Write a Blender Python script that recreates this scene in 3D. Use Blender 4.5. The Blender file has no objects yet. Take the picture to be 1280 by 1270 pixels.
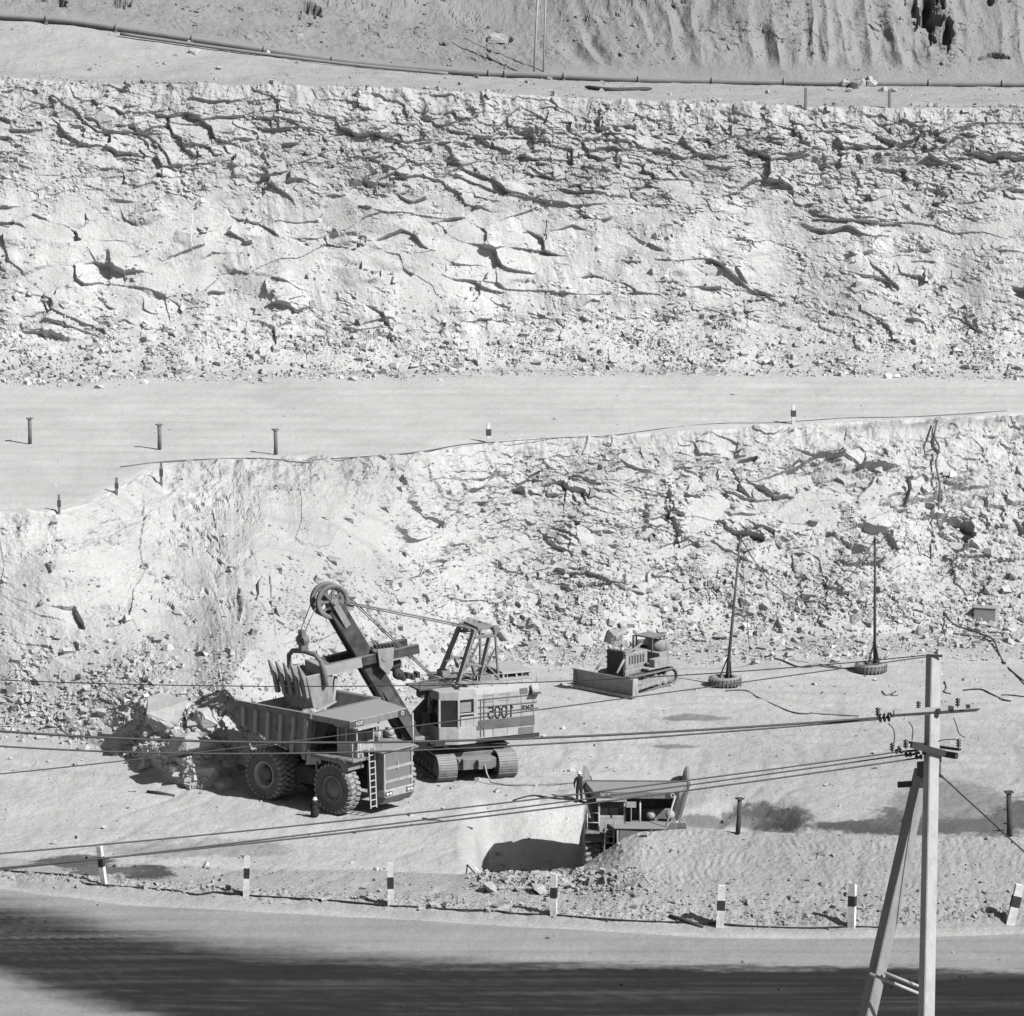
import bpy, bmesh, math, random
import numpy as np
from mathutils import Vector, Matrix
random.seed(7)
RNG = np.random.default_rng(11)
scene = bpy.context.scene
COL = scene.collection
R = math.radians

# ------------------------------------------------------------------ camera
F = 5700.0                      # focal length in pixels of the 1280 px wide photograph
PITCH = R(9.7)
CAMZ = 57.4
cam_data = bpy.data.cameras.new("camera")
cam_data.sensor_width = 36.0
cam_data.lens = F / 1280.0 * 36.0
cam_data.clip_start = 0.5
cam_data.clip_end = 3000.0
cam = bpy.data.objects.new("camera", cam_data)
cam.location = (0, 0, CAMZ)
cam.rotation_euler = (R(90) - PITCH, 0, 0)
COL.objects.link(cam)
scene.camera = cam

# ------------------------------------------------------------------ light
SUN = Vector((0.81, -0.586, 0.0)).normalized()
ELEV = R(41)
SUNV = Vector((SUN.x * math.cos(ELEV), SUN.y * math.cos(ELEV), math.sin(ELEV)))
sd = bpy.data.lights.new("sun", 'SUN')
sd.energy = 4.4
sd.angle = R(0.5)
sd.color = (1.0, 0.995, 0.985)
so = bpy.data.objects.new("sun", sd)
so.rotation_euler = SUNV.to_track_quat('Z', 'Y').to_euler()
so.location = (60, -40, 120)
COL.objects.link(so)
world = bpy.data.worlds.new("World")
scene.world = world
world.use_nodes = True
nt = world.node_tree
sky = nt.nodes.new('ShaderNodeTexSky')
sky.sky_type = 'NISHITA'
sky.sun_disc = False
sky.sun_elevation = ELEV
sky.sun_rotation = math.atan2(SUN.x, SUN.y)
bw = nt.nodes.new('ShaderNodeRGBToBW')       # black-and-white film: the sky's light is neutral
nt.links.new(sky.outputs[0], bw.inputs[0])
bg = nt.nodes['Background']
bg.inputs['Strength'].default_value = 0.05
nt.links.new(bw.outputs[0], bg.inputs['Color'])
scene.view_settings.view_transform = 'Standard'
scene.view_settings.look = 'None'
scene.view_settings.exposure = 0.84
scene.view_settings.gamma = 1.0

# ------------------------------------------------------------------ surveying helpers (photo pixel <-> place)
CP, SP = math.cos(PITCH), math.sin(PITCH)
def ray(px, py):
    """(X, Y, Z) of the view ray per unit depth through a photograph pixel"""
    x = (px - 640.0) / F
    y = (py - 635.0) / F
    return x, CP - y * SP, -(SP + y * CP)
def on_z(px, py, z):
    x, y, dz = ray(px, py)
    d = (z - CAMZ) / dz
    return Vector((x * d, y * d, z))
def on_y(px, py, Y):
    x, y, dz = ray(px, py)
    d = Y / y
    return Vector((x * d, Y, CAMZ + dz * d))
def on_d(px, py, d):
    x, y, dz = ray(px, py)
    return Vector((x * d, y * d, CAMZ + dz * d))
def project(P):
    P = np.asarray(P, dtype=np.float64)
    X, Y, Z = P[..., 0], P[..., 1], P[..., 2] - CAMZ
    depth = Y * CP - Z * SP
    return 640 + F * X / depth, 635 + F * (-(Y * SP + Z * CP)) / depth, depth

# ------------------------------------------------------------------ tagging
def tag(o, label=None, cat=None, group=None, kind=None):
    if label: o['label'] = label
    if cat: o['category'] = cat
    if group: o['group'] = group
    if kind: o['kind'] = kind
    return o
def empty(name, loc, rz=0.0, label=None, cat=None, group=None):
    o = bpy.data.objects.new(name, None)
    o.empty_display_size = 0.3
    o.location = loc
    o.rotation_euler = (0, 0, rz)
    COL.objects.link(o)
    return tag(o, label, cat, group)
KIDS = {}
def copy_tree(o, parent=None):
    c = o.copy()
    COL.objects.link(c)
    if parent is not None:
        c.parent = parent
        KIDS.setdefault(parent.name, []).append(c)
    for ch in list(KIDS.get(o.name, [])):
        copy_tree(ch, c)
    return c

# ------------------------------------------------------------------ materials
MATS = {}
KALB = 0.58        # every measured grey is scaled to the albedo of dull dusty stone and paint
def mat(name, v, rough=0.85, var=0.15, scale=3.0, bump=0.0, bscale=20.0, spec=0.2, metal=0.0, dust=0.0, dustv=0.42, grime=0.0):
    """grey procedural surface: two noises in the albedo, optional bump, settled dust on upward faces"""
    if name in MATS: return MATS[name]
    v *= KALB; dustv *= KALB
    m = bpy.data.materials.new(name)
    m.use_nodes = True
    n = m.node_tree.nodes; l = m.node_tree.links
    b = n['Principled BSDF']
    b.inputs['Roughness'].default_value = rough
    b.inputs['Specular IOR Level'].default_value = spec
    b.inputs['Metallic'].default_value = metal
    tc = n.new('ShaderNodeTexCoord')
    nz = n.new('ShaderNodeTexNoise'); nz.inputs['Scale'].default_value = scale
    nz.inputs['Detail'].default_value = 6.0; nz.inputs['Roughness'].default_value = 0.65
    l.new(tc.outputs['Object'], nz.inputs['Vector'])
    mr = n.new('ShaderNodeMapRange')
    mr.inputs['From Min'].default_value = 0.3; mr.inputs['From Max'].default_value = 0.7
    mr.inputs['To Min'].default_value = v * (1 - var); mr.inputs['To Max'].default_value = v * (1 + var)
    l.new(nz.outputs['Fac'], mr.inputs['Value'])
    out = mr.outputs['Result']
    if grime > 0:      # oil runs and rust streaks, drawn out downwards
        mp = n.new('ShaderNodeMapping'); mp.inputs['Scale'].default_value = (2.6, 2.6, 0.45)
        l.new(tc.outputs['Object'], mp.inputs['Vector'])
        ng = n.new('ShaderNodeTexNoise'); ng.inputs['Scale'].default_value = 1.6; ng.inputs['Detail'].default_value = 8; ng.inputs['Roughness'].default_value = 0.7
        l.new(mp.outputs['Vector'], ng.inputs['Vector'])
        mg = n.new('ShaderNodeMapRange'); mg.inputs['From Min'].default_value = 0.50; mg.inputs['From Max'].default_value = 0.68
        mg.inputs['To Min'].default_value = 1.0; mg.inputs['To Max'].default_value = 1.0 - grime
        l.new(ng.outputs['Fac'], mg.inputs['Value'])
        mm = n.new('ShaderNodeMath'); mm.operation = 'MULTIPLY'; l.new(out, mm.inputs[0]); l.new(mg.outputs['Result'], mm.inputs[1]); out = mm.outputs[0]
    if dust > 0:
        geo = n.new('ShaderNodeNewGeometry')
        sx = n.new('ShaderNodeSeparateXYZ'); l.new(geo.outputs['True Normal'], sx.inputs[0])
        n2 = n.new('ShaderNodeTexNoise'); n2.inputs['Scale'].default_value = 2.2; n2.inputs['Detail'].default_value = 5
        l.new(tc.outputs['Object'], n2.inputs['Vector'])
        ad = n.new('ShaderNodeMath'); ad.operation = 'ADD'
        l.new(sx.outputs['Z'], ad.inputs[0]); l.new(n2.outputs['Fac'], ad.inputs[1])
        m2 = n.new('ShaderNodeMapRange')
        m2.inputs['From Min'].default_value = 0.35; m2.inputs['From Max'].default_value = 1.3
        m2.inputs['To Min'].default_value = 0.0; m2.inputs['To Max'].default_value = dust
        l.new(ad.outputs[0], m2.inputs['Value'])
        mx = n.new('ShaderNodeMix'); mx.data_type = 'FLOAT'
        l.new(m2.outputs['Result'], mx.inputs['Factor'])
        l.new(out, mx.inputs[2]); mx.inputs[3].default_value = dustv
        out = mx.outputs[0]
    l.new(out, b.inputs['Base Color'])
    if bump > 0:
        n3 = n.new('ShaderNodeTexNoise'); n3.inputs['Scale'].default_value = bscale; n3.inputs['Detail'].default_value = 4
        l.new(tc.outputs['Object'], n3.inputs['Vector'])
        bp = n.new('ShaderNodeBump'); bp.inputs['Strength'].default_value = 1.0; bp.inputs['Distance'].default_value = bump
        l.new(n3.outputs['Fac'], bp.inputs['Height']); l.new(bp.outputs['Normal'], b.inputs['Normal'])
    MATS[name] = m
    return m

def ground_material(name):
    m = bpy.data.materials.new(name)
    m.use_nodes = True
    n = m.node_tree.nodes; l = m.node_tree.links
    b = n['Principled BSDF']
    b.inputs['Roughness'].default_value = 0.95
    b.inputs['Specular IOR Level'].default_value = 0.08
    at = n.new('ShaderNodeAttribute'); at.attribute_name = 'albedo'
    tc = n.new('ShaderNodeTexCoord')
    def noise(sc, det, rg=0.6):
        q = n.new('ShaderNodeTexNoise'); q.inputs['Scale'].default_value = sc
        q.inputs['Detail'].default_value = det; q.inputs['Roughness'].default_value = rg
        l.new(tc.outputs['Object'], q.inputs['Vector']); return q
    n1 = noise(0.22, 5); n2 = noise(5.5, 5, 0.75)
    def rng(sock, a, c, lo=0.3, hi=0.7):
        r = n.new('ShaderNodeMapRange'); r.inputs['From Min'].default_value = lo; r.inputs['From Max'].default_value = hi
        r.inputs['To Min'].default_value = a; r.inputs['To Max'].default_value = c
        l.new(sock, r.inputs['Value']); return r.outputs['Result']
    def mul(a, c):
        q = n.new('ShaderNodeMath'); q.operation = 'MULTIPLY'; l.new(a, q.inputs[0]); l.new(c, q.inputs[1]); return q.outputs[0]
    o = mul(mul(at.outputs['Fac'], rng(n1.outputs['Fac'], 0.90, 1.10)), rng(n2.outputs['Fac'], 0.84, 1.16))
    l.new(o, b.inputs['Base Color'])
    v = n.new('ShaderNodeTexVoronoi'); v.inputs['Scale'].default_value = 4.5
    l.new(tc.outputs['Object'], v.inputs['Vector'])
    n4 = noise(2.2, 8, 0.7)
    ad = n.new('ShaderNodeMath'); ad.operation = 'MULTIPLY_ADD'
    l.new(v.outputs['Distance'], ad.inputs[0]); ad.inputs[1].default_value = -0.35; l.new(n4.outputs['Fac'], ad.inputs[2])
    bp = n.new('ShaderNodeBump'); bp.inputs['Strength'].default_value = 1.0
    a2 = n.new('ShaderNodeAttribute'); a2.attribute_name = 'rough'
    l.new(a2.outputs['Fac'], bp.inputs['Distance'])
    l.new(ad.outputs[0], bp.inputs['Height']); l.new(bp.outputs['Normal'], b.inputs['Normal'])
    return m
M_GROUND = ground_material('quarry_ground')

# ------------------------------------------------------------------ mesh builder
class MB:
    def __init__(s): s.v = []; s.f = []; s.s = []
    def add(s, vs, fs, smooth=False):
        k = len(s.v); s.v += [tuple(p) for p in vs]
        s.f += [tuple(i + k for i in f) for f in fs]; s.s += [smooth] * len(fs)
    def box(s, c, size, M=None):
        hx, hy, hz = size[0] / 2, size[1] / 2, size[2] / 2
        P = [Vector((x, y, z)) for x in (-hx, hx) for y in (-hy, hy) for z in (-hz, hz)]
        if M is not None: P = [M @ p for p in P]
        c = Vector(c)
        s.add([p + c for p in P], [(0, 1, 3, 2), (4, 6, 7, 5), (0, 4, 5, 1), (2, 3, 7, 6), (0, 2, 6, 4), (1, 5, 7, 3)])
    def bar(s, a, b, w, h, up=(0, 0, 1)):
        """rectangular bar from a to b, h measured along up"""
        a = Vector(a); b = Vector(b); d = (b - a).normalized(); up = Vector(up)
        sd_ = d.cross(up)
        if sd_.length < 1e-4: sd_ = d.cross(Vector((1, 0, 0)))
        sd_.normalize(); u = sd_.cross(d)
        P = [q + sd_ * (i * w / 2) + u * (j * h / 2) for q in (a, b) for i, j in ((-1, -1), (1, -1), (1, 1), (-1, 1))]
        s.add(P, [(3, 2, 1, 0), (4, 5, 6, 7), (0, 1, 5, 4), (1, 2, 6, 5), (2, 3, 7, 6), (3, 0, 4, 7)])
    def prism(s, pts, vec):
        n = len(pts); vec = Vector(vec); P = [Vector(p) for p in pts]
        s.add(P + [p + vec for p in P], [tuple(range(n))[::-1], tuple(range(n, 2 * n))] + [(i, (i + 1) % n, (i + 1) % n + n, i + n) for i in range(n)])
    def tube(s, pts, r, n=8, caps=True):
        pts = [Vector(p) for p in pts]; m = len(pts)
        rs = r if hasattr(r, '__len__') else [r] * m
        V = []; prev = None
        for i, p in enumerate(pts):
            d = (pts[min(i + 1, m - 1)] - pts[max(i - 1, 0)])
            if d.length < 1e-9: d = Vector((0, 0, 1))
            d.normalize()
            if prev is None:
                u = d.cross(Vector((0, 0, 1)))
                if u.length < 0.05: u = d.cross(Vector((1, 0, 0)))
            else:
                u = prev - d * prev.dot(d)
            u.normalize(); prev = u; w = d.cross(u)
            V += [p + (u * math.cos(2 * math.pi * k / n) + w * math.sin(2 * math.pi * k / n)) * rs[i] for k in range(n)]
        k0 = len(s.v); s.v += [tuple(p) for p in V]
        for i in range(m - 1):
            for k in range(n):
                s.f.append((k0 + i * n + k, k0 + i * n + (k + 1) % n, k0 + (i + 1) * n + (k + 1) % n, k0 + (i + 1) * n + k)); s.s.append(True)
        if caps:
            s.f.append(tuple(k0 + k for k in range(n))[::-1]); s.s.append(False)
            s.f.append(tuple(k0 + (m - 1) * n + k for k in range(n))); s.s.append(False)
    def lathe(s, prof, o, axis, n=24, smooth=True):
        """prof: (radius, height along axis)"""
        o = Vector(o); ax = Vector(axis).normalized()
        u = ax.cross(Vector((0, 0, 1)))
        if u.length < 0.05: u = ax.cross(Vector((1, 0, 0)))
        u.normalize(); w = ax.cross(u); k0 = len(s.v)
        for r, h in prof:
            for k in range(n):
                t = 2 * math.pi * k / n
                s.v.append(tuple(o + ax * h + (u * math.cos(t) + w * math.sin(t)) * max(r, 1e-4)))
        for i in range(len(prof) - 1):
            for k in range(n):
                s.f.append((k0 + i * n + k, k0 + i * n + (k + 1) % n, k0 + (i + 1) * n + (k + 1) % n, k0 + (i + 1) * n + k)); s.s.append(smooth)
    def build(s, name, m, parent=None, bevel=0.0, recalc=True):
        me = bpy.data.meshes.new(name)
        me.from_pydata(s.v, [], s.f); me.validate()
        if len(me.polygons) == len(s.s): me.polygons.foreach_set('use_smooth', s.s)
        if recalc:
            bm = bmesh.new(); bm.from_mesh(me); bmesh.ops.recalc_face_normals(bm, faces=bm.faces); bm.to_mesh(me); bm.free()
        me.materials.append(m)
        o = bpy.data.objects.new(name, me); COL.objects.link(o)
        if parent is not None:
            o.parent = parent; KIDS.setdefault(parent.name, []).append(o)
        if bevel > 0:
            b = o.modifiers.new('bevel', 'BEVEL'); b.width = bevel; b.segments = 1; b.limit_method = 'ANGLE'; b.angle_limit = R(40)
        return o
def split_build(mb, keyfn, name, m, parent=None, bevel=0.0):
    """one object per group of the pieces in mb; keyfn sees each connected piece's centre"""
    par = list(range(len(mb.v)))
    def find(i):
        while par[i] != i: par[i] = par[par[i]]; i = par[i]
        return i
    for f in mb.f:
        r = find(f[0])
        for i in f[1:]: par[find(i)] = r
    acc = {}
    for i, p in enumerate(mb.v): acc.setdefault(find(i), []).append(Vector(p))
    kk = {r: keyfn(sum(ps, Vector()) / len(ps)) for r, ps in acc.items()}
    groups = {}
    for f, sm in zip(mb.f, mb.s): groups.setdefault(kk[find(f[0])], []).append((f, sm))
    out = []
    for k in sorted(groups):
        q = MB(); mp = {}
        for f, sm in groups[k]:
            for i in f:
                if i not in mp: mp[i] = len(q.v); q.v.append(mb.v[i])
            q.f.append(tuple(mp[i] for i in f)); q.s.append(sm)
        out.append(q.build(name, m, parent, bevel))
    return out
def ysign(c): return c.y > 0
def rotz(a): return Matrix.Rotation(a, 3, 'Z')

# ------------------------------------------------------------------ numpy noise
def h2(ix, iy, seed):
    with np.errstate(over='ignore'):
        h = ix.astype(np.int32).view(np.uint32) * np.uint32(374761393) + iy.astype(np.int32).view(np.uint32) * np.uint32(668265263) + np.uint32((seed * 1442695041) & 0xFFFFFFFF)
        h ^= h >> np.uint32(13); h *= np.uint32(1274126177)
        h ^= h >> np.uint32(15); h *= np.uint32(2246822519)
        h ^= h >> np.uint32(16)
    return (h & np.uint32(0xFFFFFF)).astype(np.float32) * np.float32(1 / 0xFFFFFF)
def perlin(x, y, seed=0):
    x = np.asarray(x, np.float32); y = np.broadcast_to(np.asarray(y, np.float32), x.shape)
    xi = np.floor(x); yi = np.floor(y); fx = x - xi; fy = y - yi
    xi = xi.astype(np.int32); yi = yi.astype(np.int32)
    u = fx * fx * fx * (fx * (fx * 6 - 15) + 10); v = fy * fy * fy * (fy * (fy * 6 - 15) + 10)
    def g(ox, oy):
        t = h2(xi + ox, yi + oy, seed) * np.float32(2 * math.pi)
        return np.cos(t) * (fx - ox) + np.sin(t) * (fy - oy)
    a = g(0, 0); b = g(1, 0); c = g(0, 1); d = g(1, 1)
    return ((a + (b - a) * u) * (1 - v) + (c + (d - c) * u) * v) * np.float32(1.5)
def fbm(x, y, octv=4, seed=0, gain=0.5):
    s = 0; amp = 1.0; t = 0
    for i in range(octv):
        s = s + amp * perlin(x * 2 ** i + 17.3 * i, y * 2 ** i - 9.1 * i, seed + i); t += amp; amp *= gain
    return s / t
def voro(x, y, seed=0, jit=0.95, sq=0.6):
    """nearest and second nearest site of a jittered mosaic; sq mixes in a box metric for squarer blocks"""
    x = np.asarray(x, np.float32); y = np.asarray(y, np.float32)
    xi = np.floor(x).astype(np.int32); yi = np.floor(y).astype(np.int32)
    f1 = np.full(x.shape, 9.0, np.float32); f2 = f1.copy()
    cx = np.zeros(x.shape, np.int32); cy = cx.copy(); dxb = np.zeros(x.shape, np.float32); dyb = dxb.copy()
    for i in (-1, 0, 1):
        for j in (-1, 0, 1):
            gx = xi + np.int32(i); gy = yi + np.int32(j)
            dx = x - (gx.astype(np.float32) + np.float32(0.5) + (h2(gx, gy, seed) - np.float32(0.5)) * np.float32(jit))
            dy = y - (gy.astype(np.float32) + np.float32(0.5) + (h2(gx, gy, seed + 91) - np.float32(0.5)) * np.float32(jit))
            d = np.float32(1 - sq) * np.sqrt(dx * dx + dy * dy) + np.float32(sq) * np.maximum(np.abs(dx), np.abs(dy))
            near = d < f1
            f2 = np.where(near, f1, np.minimum(f2, d))
            f1 = np.where(near, d, f1)
            cx = np.where(near, gx, cx); cy = np.where(near, gy, cy)
            dxb = np.where(near, dx, dxb); dyb = np.where(near, dy, dyb)
    return f1, f2, cx, cy, dxb, dyb
def sstep(a, b, x):
    t = np.clip((x - a) / (b - a), 0, 1); return t * t * (3 - 2 * t)
def smooth1(v, sig):
    r = int(sig * 3); k = np.exp(-0.5 * (np.arange(-r, r + 1) / sig) ** 2); k /= k.sum()
    return np.convolve(np.pad(v, r, mode='edge'), k, mode='valid')

# ================================================================== TERRAIN
# one continuous sheet of columns that fan out from the far pit edge; each column follows a surveyed
# profile: road, bank, pit floor, lower face, haul road, upper face, upper bench, hillside
DET = 1.0                       # sampling density of the sheet
A_IN = np.linspace(-0.1245, 0.1245, int(1180 * DET))
g = 0.1245 + 0.0004 * np.cumsum(1.035 ** np.arange(1, 95))
A = np.concatenate([-g[::-1], A_IN, g])
NC = len(A)
def key(pts, sig=8):
    P = [on_z(*p) for p in pts]
    a = np.array([p.x / p.y for p in P]); o = np.argsort(a)
    Y = np.interp(A, a[o], np.array([p.y for p in P])[o]); Z = np.interp(A, a[o], np.array([p.z for p in P])[o])
    sig *= DET
    return smooth1(Y, sig), smooth1(Z, sig)
def const(v): return np.full(NC, float(v))
def lo(freq, seed, amp): return amp * fbm(A * freq, A * 0 + seed * 3.7, 4, seed)
nA = lambda f, s: fbm(A * f, A * 0 + s * 3.7, 4, s)

K = []      # (Y, Z, rows to the next key, region)
K.append((const(185), const(0.0)))
yr, zr = key([(-60, 1108, .2), (0, 1110, .2), (150, 1130, .2), (300, 1138, .2), (487, 1148, .2), (690, 1160, .2), (900, 1172, .2), (1066, 1172, .2), (1300, 1166, .2)])
K.append((yr, zr))
yp, zp = key([(-60, 1092, .45), (0, 1095, .45), (128, 1103, .45), (306, 1117, .45), (487, 1129, .45), (690, 1142, .45), (898, 1155, .45), (1066, 1156, .45), (1300, 1149, .45)])
K.append((yp, zp))
yc, zc = key([(-60, 1070, .14), (0, 1074, .14), (300, 1088, .12), (480, 1090, .15), (560, 1092, .45), (610, 1090, .75), (660, 1092, .8), (718, 1088, .8), (745, 1070, 1.5), (775, 1048, 2.5), (800, 1037, 2.9), (860, 1034, 3.0), (1000, 1040, 2.9), (1130, 1043, 2.9), (1300, 1044, 2.9)], 4)
K.append((yc, zc))
# foot of the bank on its far side; the dug-out ramp where the second truck waits
aP = lambda px: float(on_z(px, 1060, 0).x / on_z(px, 1060, 0).y)
dig = sstep(aP(570), aP(640), A) * (1 - sstep(aP(930), aP(1010), A))
yb = yc + 0.7 + np.maximum(zc, 0.3) * 0.6
zb = 0.05 - 1.6 * dig
K.append((yb, zb))
# far lip of the dug-out ramp
drop = sstep(aP(592), aP(612), A) * (1 - sstep(aP(728), aP(738), A))     # added lower cut beside the truck, hides the far part of its shadow
K.append((yb + 5.0, 0.0 - 1.6 * dig))
K.append((yb + 6.2, 0.0 - 1.9 * dig - 2.0 * drop))
K.append((yb + 12.0, 0.0 - 2.1 * dig - 2.0 * drop))
K.append((yb + 18.0, const(0.0)))
yt, zt = key([(-80, 900, .8), (0, 912, .8), (100, 925, .7), (170, 948, .5), (215, 975, .3), (258, 990, .2), (290, 980, .2), (340, 950, .1), (400, 915, .1), (470, 875, 0), (540, 840, 0), (620, 809, 0), (680, 804, 0), (760, 806, 0), (900, 792, 0), (1060, 797, 0), (1200, 786, 0), (1320, 790, 0)], 24)
K.append((yt, zt))
tz = 2.4 + 1.6 * nA(26, 3) + 1.2 * np.exp(-((A - aP(1000)) / 0.018) ** 2)
tz = np.clip(tz, 0.8, 5)
ycr, zcr = key([(-80, 648, 11.7), (0, 642, 11.7), (75, 640, 11.7), (110, 632, 11.7), (150, 612, 11.7), (210, 580, 11.7), (340, 573, 11.7), (500, 571, 11.7), (640, 551, 11.7), (860, 541, 11.7), (1000, 532, 11.7), (1170, 524, 11.7), (1300, 517, 11.7)], 14)
slope_w = sstep(aP(230), aP(330), A) * (1 - sstep(aP(470), aP(600), A))      # the big soft scree in the corner
tz = tz * (1 - slope_w) + 5.5 * slope_w
ytt = yt + np.minimum(tz * 1.35, (ycr - yt) * 0.6)
K.append((ytt, zt + tz))
K.append((ycr, zcr))
K.append((ycr + 2.2, zcr + 0.12))
yu, zu = key([(-80, 470, 11.9), (0, 469, 11.9), (300, 467, 11.9), (640, 462, 11.9), (1000, 464, 11.9), (1320, 474, 11.9)], 20)
K.append((yu, zu))
tu = np.clip(2.6 + 1.8 * nA(25, 9), 0.8, 5)
K.append((yu + tu * 1.5, zu + tu))
def at_depth(pts, Yfun, sig=8):
    P = [on_y(p[0], p[1], Yfun(p[0])) for p in pts]
    a = np.array([p.x / p.y for p in P]); o = np.argsort(a)
    return smooth1(np.interp(A, a[o], np.array([p.y for p in P])[o]), sig), smooth1(np.interp(A, a[o], np.array([p.z for p in P])[o]), sig)
yx, zx = at_depth([(-80, 97), (0, 97), (130, 105), (400, 108), (520, 112), (700, 122), (900, 130), (1000, 134), (1320, 136)], lambda p: 337)
K.append((yx, zx))
K.append((yx + 5.0, zx + 0.15))
ypi, zpi = at_depth([(-80, 20), (0, 24), (100, 32), (200, 47), (300, 62), (400, 77), (500, 88), (600, 96), (800, 103), (1000, 107), (1320, 109)], lambda p: 353)
K.append((ypi, zpi))
K.append((ypi + 2.0, zpi + 0.2))
wR = sstep(aP(560), aP(1000), A)      # the right half of the hill is a steep fluted cut
K.append((ypi + 2.0 + 9.0 - 2.6 * wR, zpi + 0.2 + 3.0 + 3.2 * wR))
K.append((ypi + 16 + 6 * (1 - wR), zpi + 10 + 8 * wR))
K.append((ypi + 60, zpi + 40))
ROWS = [86, 16, 104, 26, 34, 14, 16, 34, 150, 84, 250, 16, 96, 70, 360, 26, 44, 12, 104, 34, 10]
ROWS = [max(4, int(r * DET)) for r in ROWS]
KT = [0, 1, 2, 3, 4, 4.45, 4.6, 5, 6, 7, 8, 9, 10, 11, 12, 13, 14, 15, 16, 17, 18, 19]
REG = ['road'] + ['pit_floor'] * 8 + [ 'rock_face', 'rock_face', 'haul_road', 'haul_road', 'rock_face', 'rock_face', 'upper_bench_ground', 'upper_bench_ground', 'hill', 'hill', 'hill', 'hill']
assert len(ROWS) == len(K) - 1 == len(REG) == len(KT) - 1, (len(ROWS), len(K), len(REG), len(KT))
bY = []; bZ = []; seg = []; st = []
for i, n in enumerate(ROWS):
    t = np.arange(n) / n
    if i == 0: t = t ** 0.6
    bY.append(K[i][0][None] * (1 - t[:, None]) + K[i + 1][0][None] * t[:, None])
    bZ.append(K[i][1][None] * (1 - t[:, None]) + K[i + 1][1][None] * t[:, None])
    seg += [i] * n; st += list(KT[i] + (KT[i + 1] - KT[i]) * t)
bY.append(K[-1][0][None]); bZ.append(K[-1][1][None]); seg.append(len(ROWS) - 1); st.append(KT[-1])
BY = np.concatenate(bY); BZ = np.concatenate(bZ); SEG = np.array(seg); ST = np.array(st)
NR = len(BY)
# soften the creases a little
for _ in range(5):
    BY[1:-1] = 0.25 * BY[:-2] + 0.5 * BY[1:-1] + 0.25 * BY[2:]
    BZ[1:-1] = 0.25 * BZ[:-2] + 0.5 * BZ[1:-1] + 0.25 * BZ[2:]
BX = A[None] * BY
ty = np.gradient(BY, axis=0); tzz = np.gradient(BZ, axis=0)
ln = np.sqrt(ty ** 2 + tzz ** 2) + 1e-6
NY = -tzz / ln; NZ = ty / ln
for _ in range(14):
    NY[1:-1] = 0.25 * NY[:-2] + 0.5 * NY[1:-1] + 0.25 * NY[2:]
    NZ[1:-1] = 0.25 * NZ[:-2] + 0.5 * NZ[1:-1] + 0.25 * NZ[2:]
ln = np.sqrt(NY ** 2 + NZ ** 2); NY /= ln; NZ /= ln
S = np.cumsum(np.sqrt(np.diff(BY, axis=0, prepend=BY[:1]) ** 2 + np.diff(BZ, axis=0, prepend=BZ[:1]) ** 2), axis=0)
X = BX.astype(np.float32); Sf = S.astype(np.float32)
D = np.zeros((NR, NC), np.float32)          # displacement along the profile normal
RO = np.full((NR, NC), 0.03, np.float32)    # bump distance
ALB = np.full((NR, NC), 0.5, np.float32)
T = np.broadcast_to(ST[:, None], (NR, NC)).astype(np.float32)
PX, PY, _d = project(np.stack([BX, BY, BZ], -1)); PX = PX.astype(np.float32); PY = PY.astype(np.float32)
def blob(px, py, rx, ry): return np.exp(-(((PX - px) / rx) ** 2 + ((PY - py) / ry) ** 2))

def blocks(x, s, size, seed, tilt, amp, crack, asp=1.5, dip=0.25, jw=0.10):
    """angular fractured rock: every cell of a mosaic is a tilted flat facet, with open joints between"""
    w = size * 0.12
    xx = x + w * perlin(x / size * 1.1, s / size * 1.1, seed + 5); ss = s + w * perlin(x / size * 1.1 + 31, s / size * 1.1, seed + 6)
    u = (xx + 0.15 * ss) / (size * asp); v = (ss + dip * xx) / size
    f1, f2, cx, cy, dx, dy = voro(u, v, seed)
    r = h2(cx, cy, seed + 11); a1 = h2(cx, cy, seed + 12) - 0.5; a2 = h2(cx, cy, seed + 13) - 0.35
    d = amp * (r - 0.5) * 2 + tilt * size * (a1 * dx * asp + a2 * -dy)
    if crack: d -= crack * (1 - sstep(0.0, jw, f2 - f1)) * np.maximum(0, h2(cx, cy, seed + 14) * 1.6 - 0.6)
    return d.astype(np.float32)

def U_ARC(r0, r1):
    """distance measured along the face in plan, so that the rock keeps its grain where the wall turns a corner"""
    q = slice(r0, r1); mx = BX[q].mean(0); my = BY[q].mean(0)
    u = np.concatenate([[0], np.cumsum(np.hypot(np.diff(mx), np.diff(my)))]); u = u - u[NC // 2]
    return np.broadcast_to(u[None], (r1 - r0, NC)).astype(np.float32)
# clean slabs where a whole joint plane is bared
clean = np.zeros((NR, NC), np.float32)
for px_, py_, rx_, ry_ in ((1015, 640, 50, 38), (1090, 620, 18, 30), (880, 640, 26, 34), (525, 365, 42, 36), (230, 345, 60, 26), (570, 300, 24, 34), (640, 300, 20, 12), (60, 350, 40, 20), (960, 690, 26, 22), (330, 700, 30, 26)):
    q_ = ((PX - px_ + 0.5 * (PY - py_)) / rx_) ** 2 + ((PY - py_) / ry_) ** 2 + 0.7 * fbm(X / 1.8, Sf / 1.8, 3, 88)
    clean = np.maximum(clean, 1 - sstep(0.5, 0.9, q_))
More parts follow.
